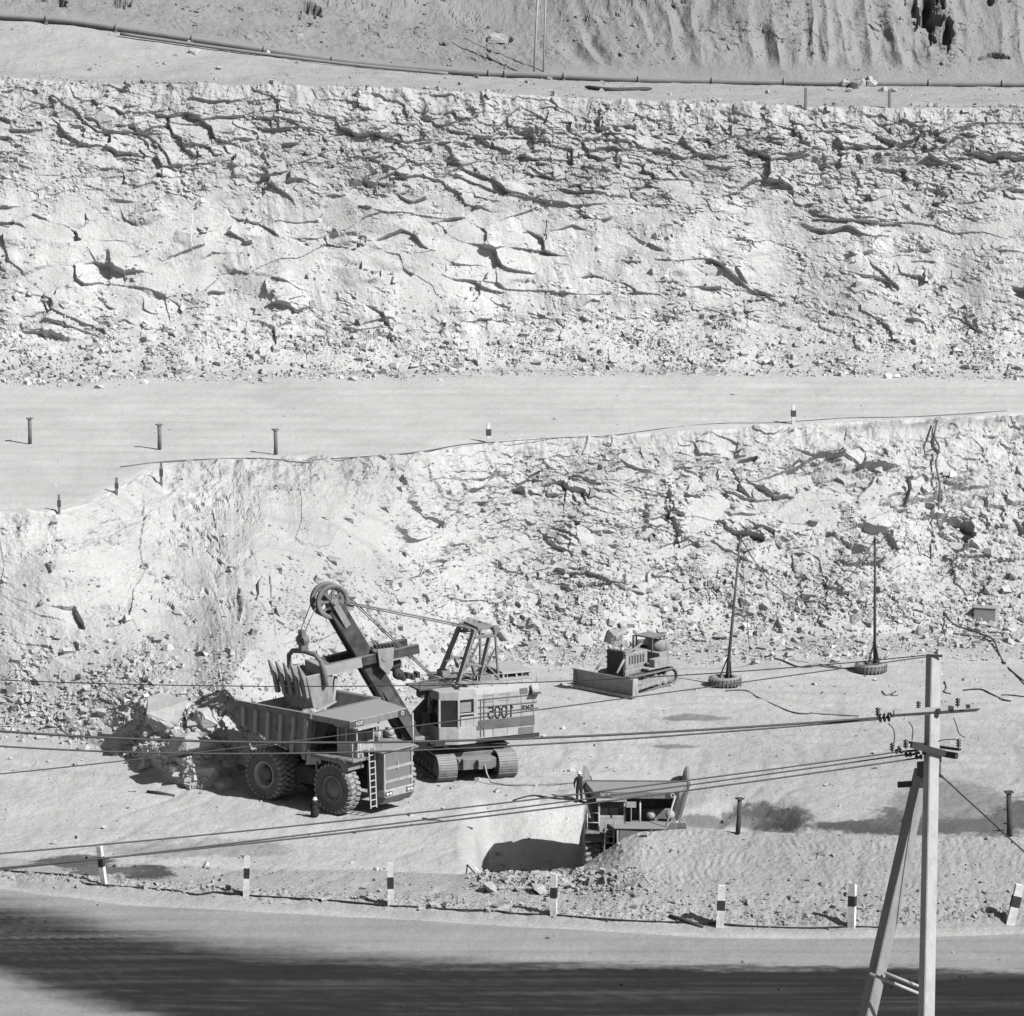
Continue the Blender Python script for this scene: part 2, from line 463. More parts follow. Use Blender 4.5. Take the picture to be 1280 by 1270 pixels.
# --- rock faces
def face(r0, r1, seed, cover, big, gain):
    sl = slice(r0, r1)
    x = U_ARC(r0, r1); s = (BZ[sl] * 1.35).astype(np.float32)
    d = 0.75 * fbm(x / 8, s / 9, 4, seed, 0.5)
    cov = cover[sl]; bg_ = big[sl]
    b0 = blocks(x, s, 4.5, seed + 10, 0.45, 0.45, 0.0, 1.6, 0.08)
    b1 = blocks(x, s, 1.8, seed + 20, 0.6, 0.20, 0.05, 1.7, 0.14, 0.05)
    b2 = blocks(x, s, 0.85, seed + 40, 0.85, 0.12, 0.045, 1.6, -0.10, 0.08)
    b3 = blocks(x, s, 0.42, seed + 60, 0.9, 0.10, 0.06, 1.5, 0.18, 0.1)
    b4 = blocks(x, s, 0.22, seed + 80, 1.0, 0.05, 0, 1.3, 0.05)
    m1 = sstep(-0.1, 0.2, fbm(x / 6, s / 3.5, 3, seed + 6) + 1.2 * (bg_ - 0.5))
    m2 = sstep(-0.05, 0.25, fbm(x / 4, s / 2.4, 4, seed + 7) + 1.0 * (cov - 0.5))
    m3 = sstep(-0.18, 0.25, fbm(x / 2.2, s / 1.4, 4, seed + 8) + 0.9 * (cov - 0.5))
    d += b0 * (0.12 + 0.28 * m1) + b1 * m1 * 0.9 + b2 * m2 * (0.3 + 0.55 * m1 + 0.2 * m3) + b3 * (0.06 + 0.72 * m3) + b4 * (0.15 + 0.6 * m3)
    d += 0.16 * fbm((x + 0.15 * s) / 0.9, s / 5.0, 4, seed + 15) * sstep(-0.1, 0.3, fbm(x / 7, s / 6, 3, seed + 16))
    d += 0.03 * fbm(x / 0.4, s / 0.4, 3, seed + 9)
    d *= 1 - 0.85 * clean[sl]
    D[sl] += d * ENV[sl] * gain
rows = lambda k: int(np.searchsorted(ST, k - 1e-6))
ENV = np.zeros((NR, NC), np.float32)
# lower face: keys 7 (toe) 8 (scree top) 9 (crest)
t = T
ENV += sstep(6.95, 7.4, t) * (1 - sstep(8.97, 9.06, t)) * (1 - 0.55 * sstep(8.8, 8.96, t)) * (0.55 + 0.45 * sstep(7.6, 8.2, t))
ENV *= 1 - 0.35 * slope_w[None]
# upper face: 11 (toe) 12 13 (crest)
ENV += sstep(10.95, 11.5, t) * (1 - sstep(12.985, 13.06, t)) * (1 - 0.6 * sstep(12.85, 12.975, t)) * (0.55 + 0.45 * sstep(11.6, 12.2, t))
cov = np.full((NR, NC), 0.55, np.float32); big = np.full((NR, NC), 0.45, np.float32)
# upper face: ledges in the top third, clean scaled rock below, gravelly scree lowest
up = (t > 11)
cov += up * (0.10 * sstep(12.55, 12.8, t) - 0.35 * (sstep(12.0, 12.2, t) * (1 - sstep(12.4, 12.6, t))) * (1 - 0.7 * sstep(700, 1000, PX)))
big += up * (0.35 * sstep(12.5, 12.75, t) + 0.5 * blob(690, 175, 200, 55) + 0.35 * blob(930, 170, 70, 60) + 0.4 * blob(560, 330, 120, 70) + 0.35 * blob(150, 350, 150, 60) + 0.25 * blob(390, 210, 60, 60))
cov += up * (0.3 * blob(690, 175, 220, 60) + 0.3 * blob(1150, 190, 130, 60) - 0.4 * blob(230, 345, 130, 40) - 0.35 * blob(580, 290, 60, 60))
lw = (t > 7) & (t < 9.2)
soft = 0.75 * blob(400, 670, 85, 90) + 0.7 * blob(270, 800, 70, 60) + 0.55 * blob(40, 740, 130, 90)
cov += lw * (-0.75 * soft + 0.3 * blob(700, 620, 200, 60) + 0.3 * blob(1200, 620, 120, 70) - 0.1 * blob(60, 840, 130, 60))
big += lw * (-0.45 * np.clip(soft, 0, 1) + 0.55 * blob(1020, 640, 160, 70) + 0.15 * blob(560, 640, 80, 50))
face(rows(7) - 6, rows(9) + 8, 100, cov, big, 0.88)
face(rows(11) - 6, rows(13) + 8, 300, cov, big, 0.80)
for (px, py, rx, ry) in ((1075, 590, 26, 9), (1060, 690, 32, 18), (800, 650, 14, 20), (430, 300, 30, 12), (655, 172, 36, 14), (525, 130, 9, 20), (1018, 205, 18, 12), (905, 150, 16, 14), (800, 430, 30, 9), (130, 335, 12, 22), (1170, 250, 20, 14), (1135, 170, 20, 16), (320, 210, 16, 40), (450, 235, 26, 14), (735, 165, 40, 10)):
    # niches left where single blocks have dropped out
    wob = 1 + 0.9 * fbm(X / 0.8, Sf / 0.8, 4, 77)
    q = ((PX - px) / (rx * wob)) ** 2 + ((PY - py) / (ry * wob)) ** 2
    D -= 0.42 * (1 - sstep(0.3, 0.9, q)) * ENV
# scree and rubble grain
scr = sstep(6.9, 7.2, t) * (1 - sstep(7.7, 8.3, t)) + sstep(10.9, 11.2, t) * (1 - sstep(11.7, 12.2, t))
# crest line bites
D += (sstep(8.6, 8.95, t) * (1 - sstep(8.99, 9.3, t)) + sstep(12.8, 12.97, t) * (1 - sstep(12.99, 13.15, t))) * 0.45 * fbm(X / 1.4, Sf / 2.0, 4, 55)

# rubble heap the truck has backed up to
D += 1.15 * np.exp(-(((PX - 228 - 0.8 * (PY - 950)) / 48) ** 2 + ((PY - 950) / 26) ** 2)) * (1 + 0.35 * fbm(X / 1.2, BY / 1.2, 4, 19))
# --- flat ground
flat = ((t < 7.0) | ((t > 9.2) & (t < 10.95)) | ((t > 13.1) & (t < 15.5)))
D += flat * (0.045 * fbm(X / 4, BY / 6, 4, 21) + 0.018 * fbm(X / 0.6, BY / 0.9, 3, 22))
near = sstep(1.0, 1.6, t) * (1 - sstep(6.2, 7.0, t))
crv = X + 6 * np.sin(BY / 11 + 0.6) + 2 * fbm(X / 14, BY / 14, 2, 35)      # wheel ruts of the trucks swinging round to the shovel
rut = np.zeros_like(D)
for k_ in (-21.0, -16.5, -9.0, -2.5, 3.5, 9.5, 16.0, 24.0):
    for o_ in (-1.1, 1.1): rut += np.exp(-((crv - k_ - o_) / 0.33) ** 2)
rut *= sstep(-0.25, 0.25, fbm(X / 8, BY / 8, 3, 36))
D -= near * 0.05 * rut
D += near * (0.07 * fbm(X / 1.1, BY / 1.6, 4, 23))
# dozer-tracked bank: short cleat ridges in passes, and clods
bank = sstep(2.05, 2.3, t) * (1 - sstep(3.0, 3.1, t)) * sstep(690, 780, PX)
pas = np.sin(X * 17 + 2.5 * np.sin(BY * 2.1)) * sstep(0.0, 0.35, fbm(X / 4, BY / 0.9, 3, 29))
D += bank * (0.016 * pas + 0.045 * fbm(X / 0.32, BY / 0.4, 4, 24) + 0.08 * fbm(X / 2.5, BY / 1.8, 3, 25) + 0.05 * sstep(.12, .4, fbm(X / .9, BY / .7, 3, 26)) * blocks(X, BY.astype(np.float32), 0.3, 530, 1.0, 0.6, 0))
# clods thrown up along the lip of the dug-out
lip = np.exp(-(((PY - 1102) / 13) ** 2)) * sstep(575, 620, PX) * (1 - sstep(760, 860, PX))
D += lip * (0.34 * np.abs(blocks(X, BY.astype(np.float32), 0.7, 500, 0.8, 0.35, 0.3, 1.1)) + 0.2 * blocks(X, BY.astype(np.float32), 0.3, 510, 0.8, 0.3, 0.2, 1.1))
# rows of gravel bladed to the road edge
D += np.exp(-((t - 2.0) / 0.22) ** 2) * (0.10 + 0.16 * fbm(X / 0.5, BY / 0.7, 4, 27))
# shallow wheel ruts on the near road and the haul road
road = (t < 1.0)
D += road * 0.03 * np.sin(BY * 3.1 + 1.3 * fbm(X / 9, BY / 3, 2, 31))
haul = sstep(9.3, 9.6, t) * (1 - sstep(10.7, 10.95, t))
D += haul * 0.03 * np.sin(BY * 2.0 + 1.5 * fbm(X / 14, BY / 6, 2, 32))
# dozed furrows over the pit floor on the right
pf = sstep(5.8, 6.2, t) * (1 - sstep(6.8, 7.0, t))
D += pf * 0.07 * np.sin((BY * 2.6 + X * 0.7) + 2.0 * fbm(X / 6, BY / 6, 3, 33)) * sstep(-0.1, 0.3, fbm(X / 7, BY / 7, 3, 34))

# --- hillside: smooth apron and pits on the left, tall erosion flutes on the right
hill = sstep(16.0, 16.25, t)
ss = Sf - Sf[rows(16)][None]
xr = X + (0.55 * ss - 0.022 * ss * ss) * (1 - 0.9 * sstep(700, 960, PX)) + 0.5 * fbm(X / 3, ss / 5, 3, 40)
fl = np.abs(perlin(xr / 1.9, ss / 24, 41)) * 1.5 + 0.35 * np.abs(perlin(xr / 1.0, ss / 7, 42)) + 0.3 * fbm(xr / 1.2, ss / 2, 4, 47)
D -= hill * sstep(560, 800, PX) * fl * (0.34 + 0.16 * sstep(800, 950, PX)) * (0.5 + 0.9 * sstep(-0.3, 0.3, fbm(X / 5, ss / 6, 3, 49))) * sstep(0.3, 4.0, ss)
D += hill * (1 - sstep(520, 700, PX)) * (0.35 * fbm(X / 4, ss / 4, 4, 43) + 0.12 * blocks(X, Sf, 1.1, 520, 0.8, 0.5, 0.3) * sstep(-0.1, 0.2, fbm(X / 5, ss / 4, 3, 44)))
D += hill * (0.10 * fbm(X / 0.9, ss / 1.4, 4, 45) + 0.5 * blocks(X, Sf, 0.5, 540, 0.9, 0.10, 0.06) * sstep(-0.05, 0.25, fbm(X / 4, ss / 4, 4, 48)))
for (px, py, rx, ry, dp) in ((1163, 16, 17, 36, 2.4), (1186, 40, 9, 26, 1.6), (1144, 14, 7, 26, 1.2), (385, 16, 20, 18, 0.9), (75, 2, 14, 9, 0.9), (150, 4, 16, 10, 0.9), (620, 50, 24, 10, .35), (1240, 70, 26, 8, 0.5), (1238, 0, 6, 8, 0.8)):
    wob = 1 + 1.1 * fbm(X / 0.8, ss / 1.2, 4, 78)
    q = np.abs((PX - px) / (rx * wob)) ** 1.2 + np.abs((PY - py) / (ry * wob)) ** 1.2
    D -= dp * (1 - sstep(0.5, 0.9, q)) * sstep(14.5, 16.0, t)
ap = sstep(13.1, 13.6, t) * (1 - hill)
D += ap * 0.12 * fbm(X / 2.2, BY / 2.2, 4, 46)

# displace square to the sheet, also where the wall runs obliquely
cx_ = [np.gradient(q, axis=1) for q in (BX, BY, BZ)]; rw_ = [np.gradient(q, axis=0) for q in (BX, BY, BZ)]
N3 = [cx_[1] * rw_[2] - cx_[2] * rw_[1], cx_[2] * rw_[0] - cx_[0] * rw_[2], cx_[0] * rw_[1] - cx_[1] * rw_[0]]
def blur(v, n0, n1):
    for _ in range(n0): v[1:-1] = 0.25 * v[:-2] + 0.5 * v[1:-1] + 0.25 * v[2:]
    for _ in range(n1): v[:, 1:-1] = 0.25 * v[:, :-2] + 0.5 * v[:, 1:-1] + 0.25 * v[:, 2:]
    return v
l3 = np.sqrt(N3[0] ** 2 + N3[1] ** 2 + N3[2] ** 2) + 1e-12
N3 = [blur(q / l3, 14, 30) for q in N3]
l3 = np.sqrt(N3[0] ** 2 + N3[1] ** 2 + N3[2] ** 2) + 1e-12
N3 = [q / l3 for q in N3]
GX = BX + N3[0] * D; GY = BY + N3[1] * D; GZ = BZ + N3[2] * D

# --- albedo (dry limestone dust, damp and oily ground, soil layers)
ALB[:] = 0.53
ALB = np.where(t < 1, 0.36, ALB)
ALB = ALB + (0.435 - ALB) * (sstep(0.9, 1.5, t) * (1 - sstep(3.0, 4.0, t)))
ALB = ALB + (0.55 - ALB) * (sstep(3.0, 4.0, t) * (1 - sstep(6.6, 7.0, t)))
fl_ = sstep(6.9, 7.3, t) * (1 - sstep(9.0, 9.1, t)); ALB = ALB + ((0.56 - 0.05 * slope_w[None]) - ALB) * fl_
fu_ = sstep(10.9, 11.3, t) * (1 - sstep(13.0, 13.1, t))
ALB = ALB + ((0.60 - 0.07 * sstep(12.25, 12.75, t)) - ALB) * fu_
ALB = np.where((t > 9.05) & (t < 10.95), 0.60, ALB)
ALB = ALB + (0.44 - ALB) * sstep(13.0, 13.1, t)
ALB = ALB + (0.31 - ALB) * sstep(15.3, 16.2, t)
ALB *= 1 + 0.10 * fbm(X / 12, Sf / 9, 4, 61) * (fl_ + fu_) + 0.05 * fbm(X / 2, Sf / 1.2, 4, 62) * (fl_ + fu_)
# bedding stains
ALB *= 1 - 0.10 * sstep(0.15, 0.4, fbm((X + 0.4 * Sf) / 9, (Sf - 0.25 * X) / 1.0, 4, 63)) * (fl_ + fu_)
# soil layer under the crest of the lower face, right part
ALB *= 1 - 0.28 * np.exp(-((t - 8.985) / 0.035) ** 2) * sstep(1010, 1060, PX)
# passing traffic polishes lighter lanes into the haul road
ALB *= 1 + haul * 0.06 * fbm(X / 30, BY / 1.6, 3, 64)
# watered, oily wheel lane of the near road
up_e = np.interp(PX, [-400, 0, 80, 150, 300, 500, 700, 1280, 1700], [1118, 1126, 1140, 1158, 1180, 1196, 1203, 1210, 1212])
lo_e = np.interp(PX, [-400, 0, 70, 140, 260, 400, 1700], [1205, 1222, 1248, 1266, 1300, 1330, 1340])
e1 = fbm(X / 7, BY / 0.8, 5, 65) * 11 + fbm(X / 0.9, BY / 0.25, 3, 66) * 4
sw_ = 1 - sstep(250, 800, PX)
wet = sstep(-3 - 14 * sw_, 8 + 16 * sw_, PY - up_e + e1) * (1 - sstep(-24, 16, PY - lo_e + e1))
streak = 0.55 + 0.45 * sstep(-0.35, 0.3, fbm(X / 22, BY / 0.55, 4, 67) + 0.55 * sstep(1165, 1215, PY) + 0.25)
ALB = np.where(t < 1.2, ALB * (1 - wet * streak) + (0.032 + 0.045 * sstep(-0.1, 0.5, fbm(X / 16, BY / 0.7, 4, 68))) * wet * streak, ALB)
ALB = np.where(t < 1.2, ALB * (1 + 0.10 * fbm(X / 20, BY / 0.6, 4, 69)), ALB)
def stain(px, py, rx, ry, v, seed, ragged=1.3):
    global ALB
    q = ((PX - px) / rx) ** 2 + ((PY - py) / ry) ** 2
    q = q + ragged * fbm(X / 2.4, BY / 2.4, 6, seed, 0.7) + 0.25 * fbm(X / 0.3, BY / 0.4, 2, seed + 4)
    m = (1 - sstep(0.45, 0.95, q)) * flat
    ALB = ALB * (1 - m) + v * m
stain(965, 1020, 60, 20, 0.17, 71); stain(900, 1027, 70, 10, 0.26, 72)
stain(1120, 1034, 130, 11, 0.14, 73, 0.8); stain(1240, 1020, 170, 28, 0.18, 74, 0.9)
stain(180, 1092, 46, 11, 0.10, 75); stain(95, 1077, 60, 8, 0.13, 76); stain(125, 1087, 60, 8, 0.15, 79)
stain(870, 897, 45, 6, 0.30, 77); stain(845, 933, 35, 4, 0.3, 78); stain(1185, 1000, 80, 30, 0.34, 81, 0.7)
stain(790, 1000, 110, 22, 0.40, 82); stain(250, 1060, 130, 14, 0.40, 83)
# crossing wheel and dozer tracks: slightly darker, turned-over ground
trk = 0.07 * np.clip(rut, 0, 1) + sstep(0.30, 0.5, fbm((X + 1.2 * np.sin(BY / 9)) / 1.6, BY / 40, 4, 84)) * 0.10 + sstep(0.3, 0.55, fbm((BY + 0.35 * X) / 1.5, X / 40, 4, 85)) * 0.09 + 0.07 * fbm(X / 5, BY / 7, 5, 86)
ALB *= 1 - trk * (sstep(3.0, 4.0, t) * (1 - sstep(6.6, 7.0, t)) + 0.6 * haul)
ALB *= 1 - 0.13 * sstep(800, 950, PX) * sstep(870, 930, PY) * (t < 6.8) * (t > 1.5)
ALB *= np.where(t < 1.1, 1 + 0.22 * fbm(X / 45, BY / 0.22, 3, 87) * wet + 0.06 * fbm(X / 30, BY / 0.3, 3, 89), 1)
ALB *= 0.58
RO = np.where(t < 1, 0.022, 0.05) + 0.02 * (fl_ + fu_) + 0.03 * hill - 0.03 * haul
RO = RO.astype(np.float32)

def sheet(name, r0, r1, c0=0, c1=NC):
    idx = np.arange((r1 - r0) * (c1 - c0)).reshape(r1 - r0, c1 - c0)
    P = np.stack([GX[r0:r1, c0:c1], GY[r0:r1, c0:c1], GZ[r0:r1, c0:c1]], -1).reshape(-1, 3).astype(np.float32)
    Q = np.stack([idx[:-1, :-1], idx[:-1, 1:], idx[1:, 1:], idx[1:, :-1]], -1).reshape(-1, 4).astype(np.int32)
    me = bpy.data.meshes.new(name)
    me.vertices.add(len(P)); me.vertices.foreach_set('co', P.ravel())
    me.loops.add(Q.size); me.loops.foreach_set('vertex_index', Q.ravel())
    me.polygons.add(len(Q)); me.polygons.foreach_set('loop_start', np.arange(len(Q), dtype=np.int32) * 4)
    me.polygons.foreach_set('use_smooth', np.ones(len(Q), bool) if name in ('road', 'haul_road') else np.zeros(len(Q), bool))
    me.update(calc_edges=True)
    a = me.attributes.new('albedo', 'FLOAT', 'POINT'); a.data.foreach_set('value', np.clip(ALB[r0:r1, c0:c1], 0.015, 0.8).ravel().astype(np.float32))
    a = me.attributes.new('rough', 'FLOAT', 'POINT'); a.data.foreach_set('value', RO[r0:r1, c0:c1].ravel())
    me.materials.append(M_GROUND)
    o = bpy.data.objects.new(name, me); COL.objects.link(o)
    return tag(o, kind='structure')
i = 0
while i < len(REG):
    j = i
    while j + 1 < len(REG) and REG[j + 1] == REG[i]: j += 1
    sheet(REG[i], int(np.sum(ROWS[:i])), int(np.sum(ROWS[:j + 1])) + 1)
    i = j + 1

# near pit wall: the terraces the photographer and the power pole stand on
def slab(name, prof, x0, x1, alb):
    n = 60; xs = np.linspace(x0, x1, n); rowsP = []
    for k in range(len(prof) - 1):
        m = 8
        for q in range(m):
            f = q / m; rowsP.append((prof[k][0] * (1 - f) + prof[k + 1][0] * f, prof[k][1] * (1 - f) + prof[k + 1][1] * f))
    rowsP.append(prof[-1])
    m = MB(); V = []
    for (y, z) in rowsP:
        for x in xs: V.append((x, y + random.uniform(-.3, .3), z + random.uniform(-.12, .12)))
    Fc = [(r * n + c, r * n + c + 1, (r + 1) * n + c + 1, (r + 1) * n + c) for r in range(len(rowsP) - 1) for c in range(n - 1)]
    m.add(V, Fc, False)
    return m.build(name, mat('near_rock', alb, 0.95, 0.2, 0.6, 0.06, 3.0, 0.05), recalc=False)
tag(slab('pit_terrace_ground', [(-60, 55.5), (2, 55.5), (20, 29.4), (96, 29.4), (124, 0.8), (188, -0.4)], -110, 110, 0.42), kind='structure')

# ---- where is the surface at a photograph pixel
gpx, gpy, gd = project(np.stack([GX, GY, GZ], -1))
_q = (np.abs(gpx - 640) < 760) & (gpy > -60) & (gpy < 1340)
_fx = gpx[_q]; _fy = gpy[_q]; _fd = gd[_q]; _fP = np.stack([GX[_q], GY[_q], GZ[_q]], -1)
_cell = {}
def surf(px, py, rad=2.2):
    m = (np.abs(_fx - px) < rad) & (np.abs(_fy - py) < rad)
    if not m.any(): return on_z(px, py, 0)
    idx = np.nonzero(m)[0]; k = idx[np.argmin(_fd[idx])]
    return Vector(_fP[k])
def zat(x, y):
    """ground height under a plan position (first sheet met from the camera side)"""
    c = int(np.argmin(np.abs(A - x / y))); col = GY[:, c]
    r = int(np.argmax(col >= y)); r = max(r, 1)
    f = (y - col[r - 1]) / max(col[r] - col[r - 1], 1e-6)
    return float(GZ[r - 1, c] * (1 - f) + GZ[r, c] * f)

# ================================================================== MACHINES
M_TRUCK = mat('dusty_truck_paint', 0.23, 0.75, 0.18, 2.0, dust=0.75, dustv=0.40, grime=0.45)
M_TRUCKL = mat('pale_truck_paint', 0.46, 0.7, 0.15, 2.0, dust=0.5, dustv=0.5, grime=0.4)
M_DARK = mat('dark_machinery', 0.055, 0.7, 0.3, 3.0, dust=0.25, dustv=0.30)
M_BLACK = mat('black_steel', 0.022, 0.7, 0.3, 3.0)
M_TREAD = mat('sunlit_dusty_tread', 0.36, 0.9, 0.25, 3.0, 0.01, 12, 0.1, dust=0.4, dustv=0.42)  # lugs paler than the rubber: sunlit brightness put into the dusty grey
M_TYRE = mat('dusty_tyre_rubber', 0.13, 0.9, 0.25, 2.5, 0.01, 12, 0.15, dust=0.65, dustv=0.36)
M_RIM = mat('pale_wheel_rim', 0.5, 0.7, 0.15, 3.0)
M_GLASS = mat('dark_cab_glass', 0.03, 0.12, 0.2, 2.0, spec=0.5)
M_LAMP = mat('headlamp_glass', 0.75, 0.2, 0.05, 5.0, spec=0.6)
M_RAIL = mat('pale_handrail', 0.55, 0.6, 0.1, 4.0)
M_SHOV = mat('dusty_shovel_paint', 0.50, 0.75, 0.14, 1.2, dust=0.5, dustv=0.5, grime=0.25)
M_SHOVB = mat('faded_dark_stripe', 0.17, 0.8, 0.3, 1.5)
M_BOOM = mat('dark_boom_paint', 0.05, 0.65, 0.3, 1.5, dust=0.6, dustv=0.36)
M_TRACK = mat('worn_track_steel', 0.24, 0.7, 0.3, 3.0, 0.01, 8, dust=0.6, dustv=0.45)
M_ROPE = mat('steel_rope', 0.25, 0.6, 0.2, 5)
M_INK = mat('black_lettering', 0.03, 0.8, 0.2, 5)
M_INKW = mat('white_lettering', 0.6, 0.8, 0.1, 5)
M_DOZ = mat('dusty_dozer_paint', 0.35, 0.8, 0.2, 2.0, dust=0.6, dustv=0.46, grime=0.5)

FONT = {  # strokes on a 1 x 2 grid, as the characters look in the place
 '5m': [[(0, 2), (.0, 2), (1, 2)], [(1, 2), (1, 1.2), (.4, 1.25), (0, .9), (0, .35), (.4, 0), (1, .1)]],
 '0': [[(.3, 0), (.7, 0), (1, .4), (1, 1.6), (.7, 2), (.3, 2), (0, 1.6), (0, .4), (.3, 0)]],
 '1m': [[(.5, 0), (.5, 2), (.85, 1.6)]],
 'N': [[(0, 0), (0, 2), (1, 0), (1, 2)]], 'O': [[(.3, 0), (.7, 0), (1, .5), (1, 1.5), (.7, 2), (.3, 2), (0, 1.5), (0, .5), (.3, 0)]],
 'X': [[(0, 0), (1, 2)], [(0, 2), (1, 0)]], 'V': [[(0, 2), (.5, 0), (1, 2)]], 'I': [[(.5, 0), (.5, 2)]],
 'R': [[(0, 0), (0, 2), (.8, 2), (1, 1.6), (.8, 1.1), (0, 1)], [(.5, 1), (1, 0)]], 'K': [[(0, 0), (0, 2)], [(1, 2), (0, 1), (1, 0)]],
}
def letters(mb, txt, o, ux, uz, n, w, h, gap, th, dep=0.012):
    o = Vector(o); ux = Vector(ux); uz = Vector(uz); n = Vector(n)
    for i, ch in enumerate(txt):
        for stroke in FONT[ch]:
            for a, b in zip(stroke[:-1], stroke[1:]):
                if a == b: continue
                A_ = o + ux * (i * (w + gap) + a[0] * w) + uz * (a[1] * h / 2); B_ = o + ux * (i * (w + gap) + b[0] * w) + uz * (b[1] * h / 2)
                d = (B_ - A_).normalized() * th * 0.45
                mb.bar(A_ - d + n * dep / 2, B_ + d + n * dep / 2, th, dep, n)

def make_wheel(parent, x, y, z, rad, wid, side, front):
    """tyre with lugs (part) > rim (sub-part)"""
    m = MB(); ax = Vector((0, side, 0)); o = Vector((x, y, z)); h = wid / 2
    ri = rad * 0.50
    prof = [(ri, -h * .75), (ri * 1.25, -h), (rad * .86, -h), (rad * .955, -h * .82), (rad * .965, 0), (rad * .955, h * .82), (rad * .86, h), (ri * 1.25, h * 1.0), (ri, h * .8)]
    m.lathe(prof, o, ax, 40)
    body_, m = m, MB(); n = 28
    for s_ in (-1, 1):
        for k in range(n):
            t = 2 * math.pi * (k + (0.5 if s_ > 0 else 0)) / n
            rd = Vector((math.cos(t), 0, math.sin(t))); tg = Vector((-math.sin(t), 0, math.cos(t)))
            a = o + rd * rad * .965 + Vector((0, s_ * h * .08, 0)) + tg * 0.05
            b = o + rd * rad * .955 + Vector((0, s_ * h * .86, 0)) - tg * 0.05
            m.bar(a, b, rad * .115, rad * .075, rd)
            m.bar(b, o + rd * rad * .86 + Vector((0, s_ * h * 1.015, 0)) - tg * 0.05, rad * .11, rad * .06, rd)
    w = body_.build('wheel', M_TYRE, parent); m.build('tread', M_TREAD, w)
    q = MB()
    if front:
        q.lathe([(ri * 1.02, h * .3), (ri * 1.04, h * .95), (ri * .94, h * .98), (ri * .86, h * .6), (ri * .8, h * .55), (ri * .74, h * .75), (ri * .30, h * .85), (ri * .26, h * 1.02), (ri * .01, h * 1.02)], o, ax, 32)
        for k in range(20):
            t = 2 * math.pi * k / 20
            q.box(o + ax * h * .72 + Vector((math.cos(t), 0, math.sin(t))) * ri * .84, (.09, .12, .09))
    else:
        q.lathe([(ri * 1.02, -h * .3), (ri * 1.05, h * .9), (ri * .96, h * .95), (ri * .90, h * .2), (ri * .82, -h * .9), (ri * .60, -h * .95)], o, ax, 32)
    q.build('rim', M_RIM if not front else mat('dusty_rim', 0.27, 0.75, .2, 3), w)
    if not front:
        d = MB(); d.lathe([(ri * .84, -h * .7), (ri * .52, -h * .75), (ri * .50, h * .35), (ri * .44, h * .55), (ri * .01, h * .55)], o, ax, 28)
        d.build('hub', mat('hub_steel', 0.16, .7, .2, 3), w)
    return w

